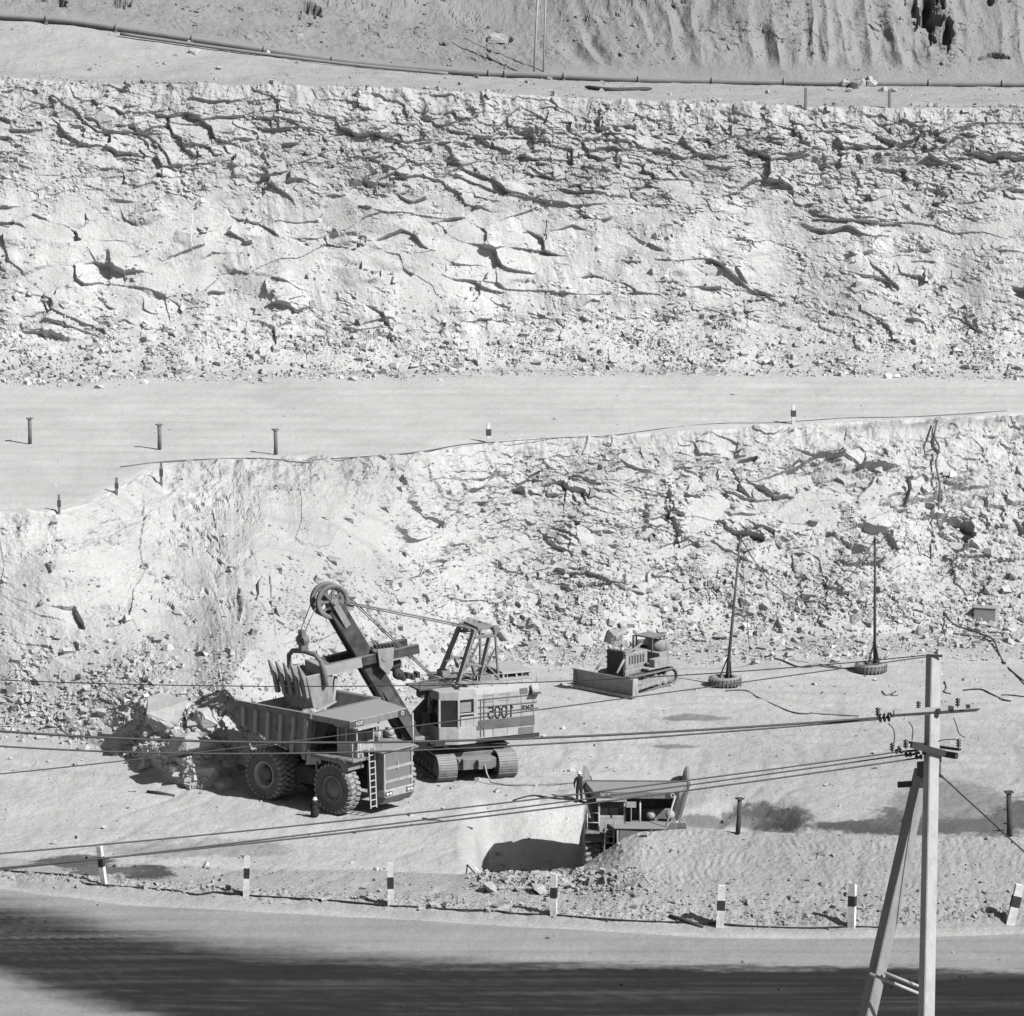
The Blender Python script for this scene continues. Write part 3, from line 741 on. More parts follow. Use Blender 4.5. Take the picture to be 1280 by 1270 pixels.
def make_dump_truck(label):
    root = empty('dump_truck', (0, 0, 0), 0, label, 'dump truck', 'dump trucks in the pit')
    RAD = 1.4
    for s_ in (-1, 1):
        make_wheel(root, 2.55, s_ * 2.2, RAD, RAD, .84, s_, True)
        make_wheel(root, -2.6, s_ * 2.2, RAD, RAD, .76, s_, False)
        make_wheel(root, -2.6, s_ * 1.33, RAD, RAD, .76, s_, False)
    # chassis and running gear
    m = MB()
    for s_ in (-1, 1):
        m.box((-.2, s_ * .6, 1.55), (9.0, .28, .55)); m.box((2.55, s_ * 1.2, 1.9), (.35, .35, 1.3)); m.box((-2.6, s_ * .75, 1.9), (.4, .3, 1.0))
    m.tube([(2.55, -1.7, RAD), (2.55, 1.7, RAD)], .24, 10); m.lathe([(.05, -1.0), (.55, -.8), (.6, 0), (.55, .8), (.05, 1.0)], (-2.6, 0, RAD), (0, 1, 0), 16)
    m.box((2.1, 0, 1.9), (2.6, 1.7, 1.4)); m.box((-.3, -1.25, 1.55), (1.6, .9, .9)); m.box((.2, 1.3, 1.5), (1.9, .9, .8))
    for s_ in (-1, 1): m.tube([(-.6, s_ * .95, 1.5), (.45, s_ * .95, 3.3)], .16, 10)
    m.box((-4.5, 0, 1.5), (.5, 1.8, .7)); m.box((-.9, 0, 1.7), (.9, 2.4, .5))
    m.build('chassis', M_DARK, root, .02)
    # radiator housing
    m = MB()
    m.box((4.15, .15, 2.2), (1.2, 2.2, 2.4))
    m.prism([(4.85, -1.15, 3.40), (3.3, -1.6, 3.46), (3.3, 1.75, 3.46), (4.95, 1.5, 3.40)], (0, 0, .10))
    m.prism([(4.75, -.98, 1.02), (4.95, -1.0, 1.02), (4.95, -1.0, .98), (4.6, -.98, .55), (3.7, -.95, .5), (3.7, -.95, 1.02)], (0, 2.3, 0))
    hood = m.build('radiator_housing', M_TRUCK, root, .03)
    m = MB(); m.box((4.78, .15, 2.35), (.06, 1.98, 2.0)); m.build('grille', mat('grille_grey', .22, .8, .1, 3, .006, 30), hood)
    m = MB()
    for z in (1.80, 2.52): m.box((4.825, .15, z), (.05, 2.1, .16))
    for y in (-.93, 1.23): m.box((4.80, y, 2.3), (.09, .1, 2.1))
    m.prism([(4.84, .1 - .28, 2.62), (4.84, .1, 2.36), (4.84, .1 + .28, 2.62), (4.84, .1, 2.56)], (.03, 0, 0)); m.box((4.86, .1, 2.62), (.03, .07, .42))
    m.build('trim_bar', M_TRUCKL, hood)
    m = MB(); m.box((4.62, .15, 1.16), (.55, 2.3, .42)); bump = m.build('bumper', M_TRUCKL, root, .03)
    for y in (-.68, .98):
        m = MB()
        for dy in (-.12, .12): m.lathe([(.10, 0), (.10, .05), (.01, .07)], (4.895, y + dy, 1.13), (1, 0, 0), 12)
        h_ = m.build('headlight', M_LAMP, root)
        k = MB(); k.box((4.892, y, 1.13), (.03, .56, .26)); k.build('lamp_recess', M_BLACK, h_)
    # deck, fenders, ladder, rails
    m = MB()
    m.box((2.5, 0, 3.08), (3.2, 5.2, .12))
    for s_ in (-1, 1):
        m.prism([(1.0, s_ * 2.62, 3.14), (.9, s_ * 2.62, 2.94), (3.0, s_ * 2.62, 2.82), (3.5, s_ * 2.62, 2.50), (3.75, s_ * 2.62, 2.54), (3.7, s_ * 2.62, 2.95), (3.3, s_ * 2.62, 3.14)], (0, -s_ * 1.25, 0))
    m.build('front_deck', M_TRUCK, root, .02)
    m = MB()
    for y in (-1.55, -1.1): m.bar((4.25, y, 3.75), (4.5, y - .12, .45), .06, .06)
    for k in range(9):
        f = k / 8.0; m.bar((4.27 + .22 * f, -1.56 - .11 * f, 3.3 - 2.75 * f), (4.27 + .22 * f, -1.11 - .11 * f, 3.3 - 2.75 * f), .05, .05)
    m.build('ladder', M_RAIL, root)
    m = MB()
    m.tube([(3.95, -2.5, 3.1), (3.95, -2.5, 4.1), (3.95, -1.9, 4.1), (3.95, -1.9, 3.1)], .035, 6); m.tube([(3.95, -2.5, 3.6), (3.95, -1.9, 3.6)], .03, 6)
    m.build('handrail', M_RAIL, root)
    m = MB(); m.tube([(4.7, 1.5, 3.5), (4.2, 2.0, 5.05)], .045, 6)
    m.build('canopy_stay', M_RAIL, root)
    m = MB(); m.tube([(3.3, -2.62, 2.7), (3.75, -2.55, 1.85), (3.55, -2.5, 1.8)], .035, 6)
    m.build('step_rail', M_RAIL, root)
    # cab
    m = MB()
    cx0, cx1, cy0, cy1, cz0, cz1 = 2.3, 3.75, -1.95, -.55, 3.14, 4.72
    m.box(((cx0 + cx1) / 2, (cy0 + cy1) / 2, cz0 + .4), (cx1 - cx0, cy1 - cy0, .8))
    m.prism([(cx0 - .12, cy0 - .1, cz1), (cx1 + .22, cy0 - .1, cz1 - .04), (cx1 + .22, cy1 + .05, cz1 - .04), (cx0 - .12, cy1 + .05, cz1)], (0, 0, .11))
    for x, y in ((cx0 + .05, cy0 + .05), (cx1 - .05, cy0 + .05), (cx0 + .05, cy1 - .05), (cx1 - .05, cy1 - .05), ((cx0 + cx1) / 2 - .05, cy0 + .05)): m.box((x, y, (cz0 + cz1) / 2 + .3), (.1, .1, cz1 - cz0 - .6))
    m.box((cx1 - .02, -1.25, cz0 + .7), (.06, 1.4, .1)); m.box((cx0 + .05, -1.25, cz0 + 1.1), (.1, 1.36, 1.0))
    cab = m.build('cab', M_TRUCKL, root, .015)
    m = MB(); m.box(((cx0 + cx1) / 2, (cy0 + cy1) / 2, cz0 + 1.18), (cx1 - cx0 - .14, cy1 - cy0 - .14, .78)); m.build('window', M_GLASS, cab)
    m = MB(); m.box((2.75, cy0 - .012, cz0 + .4), (.72, .03, .74)); m.build('door', M_TRUCKL, cab)
    m = MB(); m.tube([(3.78, -1.25, 3.85), (3.80, -1.25, 4.6)], .025, 5); m.bar((3.79, -1.25, 3.95), (3.79, -.95, 4.2), .03, .03); m.build('wiper', M_BLACK, cab)
    # engine hood furniture beside the cab
    m = MB(); m.box((2.4, .9, 3.3), (1.3, 2.3, .4)); m.box((1.3, .6, 3.5), (.7, 2.6, .9)); m.build('engine_cover', mat('cover_grey', .20, .8, .2, 3, dust=.4), root, .03)
    for y in (.75, 1.75):
        m = MB(); m.lathe([(.02, -.42), (.2, -.4), (.24, -.3), (.24, .25), (.16, .38), (.02, .4)], (2.6, y, 3.82), (1, 0, .12), 16); m.build('air_cleaner', M_TRUCKL, root)
    m = MB(); m.tube([(3.35, .2, 3.3), (3.35, .2, 4.7)], .05, 8); m.build('exhaust_pipe', M_RAIL, root)
    m = MB(); m.box((4.0, -.25, 4.55), (.06, .5, .3)); m.bar((4.0, -.25, 3.5), (4.0, -.25, 4.45), .04, .04); m.build('mirror', M_TRUCKL, root)
    # tipping body
    def yw(z): return 2.0 + (z - 2.6) * .25
    m = MB()
    side = [(-4.35, 5.28), (-5.1, 4.6), (-4.6, 3.95), (.25, 2.55), (1.15, 5.30)]
    for s_ in (-1, 1):
        m.prism([(x, s_ * yw(z), z) for x, z in side], (0, -s_ * .09, 0))
    fl_pts = [(-5.1, 4.6), (-4.6, 3.95), (.25, 2.55), (1.15, 5.30)]
    for (xa, za), (xb, zb) in zip(fl_pts[:-1], fl_pts[1:]):
        ya, yb_ = yw(za) - .03, yw(zb) - .03
        m.prism([(xa, -ya, za), (xb, -yb_, zb), (xb, yb_, zb), (xa, ya, za)], (.02, 0, .1))
    m.prism([(-5.1, -2.46, 4.55), (-5.1, 2.46, 4.55), (-5.5, 2.2, 4.42), (-5.5, -2.2, 4.42)], (0, 0, .12))
    body = m.build('tipping_body', M_TRUCK, root, .015)
    m = MB(); m.prism([(-5.05, -2.4, 4.69), (-4.56, -2.2, 4.06), (-4.56, 2.2, 4.06), (-5.05, 2.4, 4.69)], (.02, 0, .03)); m.prism([(-4.55, -2.2, 4.06), (.2, -1.9, 2.68), (.2, 1.9, 2.68), (-4.55, 2.2, 4.06)], (.02, 0, .03)); m.build('floor_liner', mat('worn_floor_liner', .5, .7, .12, 1.5), body)
    for s_ in (-1, 1):
        m = MB()
        m.bar((-4.4, s_ * (yw(5.2) + .07), 5.17), (1.17, s_ * (yw(5.2) + .07), 5.19), .16, .30, (0, 0, 1))
        m.bar((-4.33, s_ * (yw(5.2) + .06), 5.22), (-5.08, s_ * (yw(4.6) + .06), 4.62), .14, .28, (0, 0, 1))
        m.build('side_rail', M_TRUCK, body, .015)
    for s_ in (-1, 1):
        for k in range(6):
            xt = -3.95 + k * .95; zt_ = 5.03
            xb = xt - .32 - .1 * k; zb_ = min(3.95, 3.95 - 1.4 * ((xb + 4.6) / 4.85)) - .06
            m = MB(); m.bar((xt, s_ * (yw(zt_) + .085), zt_), (xb, s_ * (yw(zb_) + .085), zb_), .26, .17, (0, s_, 0)); m.build('rib', mat('pale_rib_edge', .38, .75, .14, 2, dust=.6, grime=.3), body, .02)
    for x_ in (-1.72, -.75):
        m = MB(); letters(m, 'O', (x_, -(yw(4.1) + .005), 3.85), (1, 0, 0), (.12, -.25, .95), (0, -1, 0), .30, .62, .6, .05); m.build('lettering', mat('faded_letter', .12, .8, .2, 4), body)
    m = MB()
    c0, c1 = 1.13, 3.55
    m.prism([(c0, -2.62, 5.2), (c1, -2.2, 5.08), (c1, 2.2, 5.08), (c0, 2.62, 5.2)], (0, 0, .1))
    m.box((c1 - .02, 0, 4.97), (.1, 4.45, .36))
    for s_ in (-1, 1):
        m.bar((c0, s_ * 2.58, 5.12), (c1, s_ * 2.18, 5.02), .1, .34); m.prism([(c1, s_ * 2.22, 5.12), (c1, s_ * 2.22, 4.8), (c1 - .5, s_ * 2.28, 4.75), (c1 - .9, s_ * 2.34, 5.12)], (0, -s_ * .1, 0))
    for y in (-1.5, -.5, .5, 1.5): m.bar((c0, y, 5.12), (c1, y, 5.02), .14, .16)
    can = m.build('canopy', M_TRUCK, root, .02)
    for yy, ww in ((-1.72, .95), (1.85, .7)):
        m = MB(); m.box((c1 + .036, yy, 4.97), (.02, ww, .34)); m.build('marking_panel', mat('dark_panel', .09, .8, .2, 4), can)
    m = MB(); letters(m, 'NOK', (c1 + .047, -1.80, 4.9), (0, 1, 0), (0, 0, 1), (1, 0, 0), .13, .18, .06, .035); m.build('lettering', M_INKW, can)
    m = MB(); m.lathe([(.12, 0), (.12, .02), (.07, .02), (.07, 0)], (c1 + .047, 1.85, 4.97), (1, 0, 0), 16); m.build('emblem', M_INKW, can)
    # pivot guards under the body
    for s_ in (-1, 1):
        m = MB(); m.prism([(.35, s_ * 2.2, 3.2), (1.35, s_ * 2.2, 2.75), (1.3, s_ * 2.2, 2.5), (.2, s_ * 2.2, 2.3)], (0, -s_ * .5, 0)); m.tube([(1.05, s_ * 2.25, 2.6), (1.1, s_ * 2.25, 2.05)], .06, 6); m.build('body_guard', M_TRUCKL, root, .01)
        m = MB(); m.bar((-3.5, s_ * 1.95, 3.55), (-1.2, s_ * 2.0, 2.95), .4, .1, (0, 0, 1)); m.build('mudguard', M_TRUCKL, root, .01)
        m = MB(); m.prism([(1.1, s_ * 2.2, 5.0), (2.0, s_ * 2.0, 5.0), (.9, s_ * 1.8, 3.4), (.5, s_ * 1.9, 3.0)], (0, -s_ * .1, 0)); m.build('canopy_brace', M_DARK, root)
    return root

# --- the truck under the shovel
f_ = on_z(419, 987, 1.4); r_ = on_z(327, 968, 1.4)
hd = (f_ - r_); hd.z = 0
print('wheelbase', hd.length, 'heading', math.degrees(math.atan2(hd.y, hd.x)))
ang = math.atan2(hd.y, hd.x)
truck = make_dump_truck('dusty dump truck being loaded, parked under the bucket with its side showing')
off = rotz(ang) @ Vector((-.025, -2.55, 0))
mid = (f_ + r_) / 2; truck.location = (mid.x - off.x, mid.y - off.y, 0.02); truck.rotation_euler.z = ang
# --- the second truck, nose to the camera behind the bank
truck2 = copy_tree(truck)
tag(truck2, 'empty dump truck facing the camera, half hidden behind the tracked earth bank')
q = on_d(800, 998, 233)
truck2.rotation_euler = (0, R(-4.6), R(-91.5))
truck2.location = (q.x - .1, q.y + 3.5, -1.64)
print('truck2', truck2.location)

# --- rock load in the first truck
def load_mesh():
    m = MB(); n = 34; V = []
    for i in range(n):
        for j in range(n):
            u = i / (n - 1) * 2 - 1; v = j / (n - 1) * 2 - 1
            x = -1.75 + u * 2.5; y = v * 2.15
            z = 3.75 + 1.0 * math.exp(-((u - .25) ** 2 * 1.6 + v * v * 1.3)) + .25 * float(perlin(np.array([u * 4.]), np.array([v * 4.]), 5)[0]) + random.uniform(-.05, .05)
            V.append((x, y, z))
    m.add(V, [(i * n + j, (i + 1) * n + j, (i + 1) * n + j + 1, i * n + j + 1) for i in range(n - 1) for j in range(n - 1)])
    return m
M_ROCK = mat('broken_limestone', 0.5, 0.95, 0.16, 1.3, 0.03, 6, 0.05)
ld = load_mesh().build('rock_load', M_ROCK, None)
ld.location = truck.location; ld.rotation_euler.z = ang
tag(ld, 'heap of broken pale rock lying in the body of the truck being loaded', 'rock load')

# ------------------------------------------------------------------ mining shovel
sc_ = on_z(580, 964, 0)
SH = math.atan2(-.415, -.91)
shovel = empty('mining_shovel', (sc_.x, sc_.y, 0.03), SH, 'big rope shovel with dark boom on crawler tracks beside the loaded truck', 'mining shovel')
UC = math.atan2(-.95, .30) - SH       # undercarriage is turned against the house
U = rotz(UC)
def up_(v): return U @ Vector(v)
m = MB()
m.box(up_((0, 0, 1.05)), (3.4, 2.6, .8), U); m.lathe([(1.5, 1.4), (1.5, 2.2)], (0, 0, 0), (0, 0, 1), 32); m.box(up_((2.1, 0, .95)), (.9, 2.2, .55), U)
m.tube([up_((2.3, -1.8, .8)), up_((2.3, 1.8, .8))], .2, 8); m.tube([up_((-2.0, -1.8, .8)), up_((-2.0, 1.8, .8))], .2, 8)
m.box(up_((2.75, .35, .95)), (.35, .8, .5), U); m.box(up_((2.65, -.6, 1.0)), (.3, .6, .6), U)
m.build('undercarriage', mat('undercarriage_grey', .22, .8, .25, 2, dust=.5), shovel, .02)
def crawler(y, L=5.6, H=1.5, W=1.08, n=44):
    r = H / 2; m = MB(); half = L / 2 - r; per = 4 * half + 2 * math.pi * r
    for k in range(n):
        s_ = (k + .5) / n * per
        if s_ < 2 * half: p = (-half + s_, H); t = (1, 0)
        elif s_ < 2 * half + math.pi * r:
            a = (s_ - 2 * half) / r; p = (half + r * math.sin(a), r + r * math.cos(a)); t = (math.cos(a), -math.sin(a))
        elif s_ < 4 * half + math.pi * r: p = (half - (s_ - 2 * half - math.pi * r), 0); t = (-1, 0)
        else:
            a = (s_ - 4 * half - math.pi * r) / r; p = (-half - r * math.sin(a), r - r * math.cos(a)); t = (-math.cos(a), math.sin(a))
        w2 = per / n * .93; nrm = Vector((-t[1], 0, t[0]))
        c = Vector((p[0], y, p[1])) - nrm * .06
        a_ = c + Vector((0, -W / 2, 0)); b_ = c + Vector((0, W / 2, 0))
        m.bar(up_(a_), up_(b_), w2, .11, up_(nrm)); m.bar(up_(a_ + nrm * .06), up_(b_ + nrm * .06), .05, .04, up_(nrm))
    o = m.build('crawler_track', M_TRACK, shovel)
    q = MB(); q.box(up_((0, y, .75)), (L - 1.3, W * .78, .85), U)
    q.build('track_frame', M_DARK, o, .02)
    w_ = MB()
    for x in (-half, half): w_.lathe([(.02, -W * .5), (.18, -W * .49), (.22, -W * .42), (r * .82, -W * .40), (r * .86, 0), (r * .82, W * .40), (.22, W * .42), (.18, W * .49), (.02, W * .5)], up_((x, y, r)), up_((0, 1, 0)), 22)
    for k in range(5): w_.lathe([(.02, -W * .44), (.24, -W * .43), (.24, W * .43), (.02, W * .44)], up_((-1.5 + k * .75, y, .38)), up_((0, 1, 0)), 14)
    w_.build('track_roller', mat('roller_steel', .2, .7, .3, 3), o)
for y in (-1.75, 1.75): crawler(y)
# revolving platform and machinery house
m = MB(); m.prism([(3.5, -1.6, 1.72), (3.5, 1.6, 1.72), (2.7, 2.25, 1.72), (-3.6, 2.25, 1.72), (-3.6, -2.25, 1.72), (.5, -2.25, 1.72)], (0, 0, .22))
m.prism([(3.0, 1.2, 1.9), (3.0, 2.2, 1.9), (1.6, 2.2, 1.45), (1.2, 2.2, 1.45), (1.2, 1.2, 1.45)], (0, 0, .05)); m.prism([(2.4, -1.5, 1.7), (2.4, 1.6, 1.7), (-1.8, 2.2, 1.45), (-1.8, -2.2, 1.45)], (0, 0, .05))
m.build('turntable_deck', M_DARK, shovel)
m = MB()
prof = [(2.32, 1.94), (2.32, 4.45), (2.15, 4.78), (1.7, 4.92), (-1.7, 4.92), (-2.15, 4.78), (-2.32, 4.45), (-2.32, 1.94)]
m.prism([(-3.55, y, z) for y, z in prof], (4.75, 0, 0))
house = m.build('machinery_house', M_SHOV, shovel, .03)
m = MB(); m.prism([(1.21, 2.25, 1.95), (1.21, 2.25, 4.5), (1.21, -2.25, 4.5), (1.21, -2.25, 1.95)], (.03, 0, 0)); m.build('front_wall', mat('shaded_front', .17, .8, .2, 2), house)  # darker sheet over the house front, its shade put into the grey
m = MB()
for z, x0, x1 in ((4.15, .3, -3.1), (3.72, .35, -3.4), (3.38, .5, -3.5)): m.box(((x0 + x1) / 2, 2.345, z), (abs(x1 - x0), .03, .045))
for x in (.02, -.18): m.box((x, 2.345, 3.1), (.04, .03, 2.1))
m.build('rain_strip', mat('strip_grey', .16, .8, .2, 3), house)
m = MB(); m.box((-1.5, 2.338, 2.72), (3.5, .03, .52)); m.bar((.2, 2.36, 2.92), (-.12, 2.36, 2.5), .05, .04, (0, 1, 0)); m.build('dark_stripe', M_SHOVB, house)
m = MB(); m.box((-2.6, 2.338, 4.42), (.45, .03, .3)); m.build('vent', mat('vent_grey', .2, .8, .4, 8), house)
m = MB(); m.prism([(-3.0, 2.32, 4.3), (-3.0, 2.65, 4.3), (-3.0, 2.32, 4.75)], (-.06, 0, 0)); m.box((-3.25, 2.5, 4.27), (.6, .35, .04)); m.build('side_shelf', mat('shelf', .12, .8, .2, 3), house)
# big number on the side, as it reads in the photograph (5001 seen mirrored)
m = MB()
ch = ['5m', '0', '0', '1m']; w_, h_, gp = .28, .62, .13
for i, c in enumerate(ch): letters(m, [c], (-.45 - i * (w_ + gp), 2.325, 3.05 + i * .0), (-1, 0, 0), (0, 0, 1), (0, 1, 0), w_, h_, gp, .075, .03)
m.box((-.58, 2.345, 3.68), (.28, .03, .12))
for i, c in enumerate(['R', 'N', '5m']): letters(m, [c], (-2.5 - i * .25, 2.325, 3.34), (-1, 0, 0), (0, 0, 1), (0, 1, 0), .15, .24, .05, .04, .03)
m.build('lettering', M_INK, house)
m = MB()
m.prism([(-3.7, -1.7, 5.15), (-3.7, 1.0, 5.15), (-1.9, 1.0, 5.15), (-1.9, -1.7, 5.15)], (0, 0, .14))
for x in (-3.6, -2.8, -2.0):
    for y in (-1.6, .9): m.box((x, y, 5.05), (.1, .1, .3))
m.box((-3.6, -.3, 5.02), (.06, 2.4, .22)); m.build('roof_hatch', M_SHOV, house)
m = MB(); m.box((.4, 1.6, 4.97), (1.3, .5, .1)); m.box((-.3, -.3, 4.97), (2.6, 1.0, .08)); m.tube([(.6, 2.0, 4.95), (.9, 2.0, 5.1), (1.2, 2.05, 5.0)], .09, 8); m.build('roof_fitting', mat('fitting', .3, .8, .2, 3), house)
m = MB()
for x in (1.0, -.75, -1.6, -2.45, -3.2): m.box((x, 2.33, 3.2), (.035, .02, 2.3))
for x in (-.9, -1.9): m.box((x + .45, 2.335, 4.35), (.7, .02, .03)); m.box((x + .45, 2.335, 4.0), (.7, .02, .03))
m.build('panel_seam', mat('seam_grey', .33, .8, .2, 3), house)
m = MB()
for k in range(7): m.bar((-3.2 + .0, 2.36, 2.05 + k * .05), (-2.3, 2.36, 2.05 + k * .05), .03, .02, (0, 1, .6))
m.build('louvre', mat('louvre_grey', .26, .8, .2, 3), house)
m = MB()
for x in (-3.5, -2.6, -1.7, -.8, .1): m.tube([(x, 2.1, 4.78), (x, 2.1, 5.45)], .02, 5)
m.tube([(-3.5, 2.1, 5.45), (.1, 2.1, 5.45)], .02, 5); m.build('roof_rail', M_RAIL, house)
m = MB(); m.box((-.9, .9, 5.05), (.9, .7, .3)); m.lathe([(.02, 0), (.22, 0), (.26, .25), (.3, .3), (.02, .42)], (-1.8, -1.2, 4.9), (0, 0, 1), 14); m.box((.7, -1.2, 5.05), (.5, .8, .35)); split_build(m, lambda c: round(c.x), 'roof_unit', mat('fitting', .3), house, .02)
# operator's cab
plan = [(.35, 2.5), (1.45, 2.52), (2.45, 2.12), (2.55, .95), (1.2, .9), (.35, 1.0)]
m = MB(); m.prism([(x, y, 1.75) for x, y in plan], (0, 0, 1.0)); m.prism([(x, y, 4.25) for x, y in plan], (0, 0, .5))
for x, y in plan[:4]: m.box((x * .985 + .0, y * .985, 3.5), (.13, .13, 1.6))
m.box((.9, 2.49, 3.45), (1.1, .05, .1)); m.box((.45, 2.49, 3.5), (.16, .06, 1.6)); m.box((.8, 2.47, 3.0), (1.0, .05, .6))
cab = m.build('operator_cab', M_SHOV, shovel, .04)
m = MB(); c_ = Vector((1.4, 1.7, 0)); m.prism([(c_.x + (x - c_.x) * .95, c_.y + (y - c_.y) * .95, 2.73) for x, y in plan], (0, 0, 1.55)); m.build('window', M_GLASS, cab)
m = MB(); m.box((1.05, 2.53, 3.85), (.72, .03, .55)); m.build('side_pane', mat('side_pane', .33, .3, .2, 2, spec=.4), cab)
# boom
foot = Vector((3.25, 0, 1.9)); head = Vector((7.9, 0, 9.75)); bd = (head - foot).normalized(); bn = Vector((-bd.z, 0, bd.x))
m = MB()
for y in (-.42, .42): m.bar(foot + Vector((0, y * 1.6, 0)), head + Vector((0, y, 0)) - bd * .2, .26, .95, bn)
m.bar(foot + bd * 1.0 - bn * .36, head - bd * 1.2 - bn * .32, .9, .12, bn); m.bar(foot + bd * .6 + bn * .34, head - bd * 1.2 + bn * .34, .8, .10, bn)
for y in (-1, 1): m.bar(foot + Vector((0, y * 1.2, -.1)), foot + bd * 4.2 + Vector((0, y * .5, 0)), .2, .5, bn)
for k in range(9): m.bar(foot + bd * (1.4 + k) + Vector((0, -.45, 0)) + bn * .42, foot + bd * (1.4 + k) + Vector((0, .45, 0)) + bn * .42, .08, .06, bn)
boom = m.build('boom', M_BOOM, shovel, .02)
m = MB(); m.box(foot + Vector((-.3, 0, -.1)), (1.2, 2.6, .7)); m.prism([(1.25, .75, 1.95), (3.2, .75, 1.95), (2.75, .75, 3.1), (1.9, .75, 3.9), (1.25, .75, 3.9)], (0, .14, 0)); m.prism([(1.25, -.75, 1.95), (3.2, -.75, 1.95), (2.75, -.75, 3.1), (1.9, -.75, 3.9), (1.25, -.75, 3.9)], (0, -.14, 0))
split_build(m, ysign, 'boom_foot_bracket', mat('bracket', .38, .8, .15, 2), shovel, .02)
for y in (-.42, .42):
    m = MB(); ax = Vector((0, 1, 0)); o = head + Vector((0, y, 0)) + bd * .25
    m.lathe([(.72, -.09), (.92, -.10), (.98, -.07), (.88, 0), (.98, .07), (.92, .10), (.72, .09), (.72, -.09)], o, ax, 36)
    m.lathe([(.03, -.16), (.2, -.16), (.2, .16), (.03, .16)], o, ax, 18)
    for k in range(8):
        t = 2 * math.pi * k / 8; d = Vector((math.cos(t), 0, math.sin(t))); m.bar(o + d * .15, o + d * .76, .12, .1, ax)
    m.build('head_sheave', mat('sheave_grey', .20, .7, .2, 3, dust=.4), boom)
m = MB()
for y in (-.75, .75): m.bar(head - bd * 1.4 + Vector((0, y * .8, 0)), head + bd * .45 + Vector((0, y, 0)), .08, .36, bn)
m.tube([head + bd * .25 + Vector((0, -.85, 0)), head + bd * .25 + Vector((0, .85, 0))], .12, 10); m.box(head - bd * .6 + bn * .62, (.5, 1.0, .3)); m.build('boom_head_bracket', mat('bracket2', .34, .8, .2, 2), boom, .01)
# dipper handle and saddle
hr = Vector((3.1, 0, 7.02)); hf = Vector((8.75, 0, 6.30)); hd_ = (hf - hr).normalized()
m = MB()
for y in (-.82, .82): m.bar(hr + Vector((0, y, 0)), hf + Vector((0, y, 0)), .3, .52, (0, 0, 1))
m.bar(hf + Vector((0, -.9, 0)) - hd_ * .3, hf + Vector((0, .9, 0)) - hd_ * .3, .4, .5)
m.build('dipper_handle', M_BOOM, shovel, .02)
m = MB()
for y in (-.82, .82): m.bar(hf - hd_ * 2.2 + Vector((0, y * 1.22, 0)), hf + hd_ * .05 + Vector((0, y * 1.22, -.05)), .08, .56)
split_build(m, ysign, 'handle_plate', mat('worn_handle', .42, .75, .15, 2), shovel)
m = MB(); m.bar(hf - hd_ * 3.4 + Vector((0, 1.0, -.28)), hr + hd_ * .8 + Vector((0, 1.0, -.28)), .1, .07); m.build('handle_rack', mat('worn_handle', .42), shovel)
sdl = foot + bd * 5.15 + bn * .75
m = MB()
for y in (-.82, .82):
    P = [sdl + Vector((-.55, y + .17 * (1 if y > 0 else -1), .55)), sdl + Vector((.45, y + .17 * (1 if y > 0 else -1), .5)), sdl + Vector((.3, y + .17 * (1 if y > 0 else -1), -.5)), sdl + Vector((-.15, y + .17 * (1 if y > 0 else -1), -.95)), sdl + Vector((-.5, y + .17 * (1 if y > 0 else -1), -.5))]
    m.prism(P, (0, .12 if y > 0 else -.12, 0))
m.tube([sdl + Vector((0, -1.15, 0)), sdl + Vector((0, 1.15, 0))], .2, 12)
split_build(m, ysign, 'saddle_block', mat('saddle', .36, .8, .2, 2), shovel, .02)
m = MB()
for k in range(6): m.box(sdl + Vector((-.55 + k * .2, .9, .64)), (.12, .4, .16))
m.lathe([(.05, -.15), (.42, -.15), (.42, .15), (.05, .15)], sdl + Vector((-.75, .55, -.5)), (0, 1, 0), 20); m.lathe([(.05, -.15), (.3, -.15), (.3, .15), (.05, .15)], sdl + Vector((-.95, .75, -1.05)), (0, 1, 0), 18)
for k in range(5): m.box(sdl + Vector((-1.0 - .28 * k, .6, -1.2 - .1 * (k % 2))), (.2, .5, .3))
split_build(m, lambda c: c.z > sdl.z + .3, 'crowd_gear', M_DARK, shovel)
m = MB()
m.box((2.2, .3, 4.75), (2.1, 1.8, .1)); m.box((1.75, 1.2, 4.5), (.06, .06, 1.2)); m.box((3.2, 1.2, 4.95), (.06, .06, .5)); m.prism([(1.25, 1.15, 4.0), (1.25, 1.15, 5.2), (2.0, 1.15, 4.75), (2.6, 1.15, 4.75)], (0, .06, 0)); m.tube([(3.2, 1.2, 5.2), (1.3, 1.2, 5.35)], .03, 6); m.box((2.6, .5, 4.45), (.7, .7, .5)); m.lathe([(.03, -.2), (.3, -.2), (.3, .2), (.03, .2)], (2.3, 1.1, 3.6), (0, 1, 0), 16); m.box((2.6, .9, 3.1), (.5, .3, .5))
m.build('service_platform', mat('platform', .10, .8, .3, 3, dust=.4), shovel)
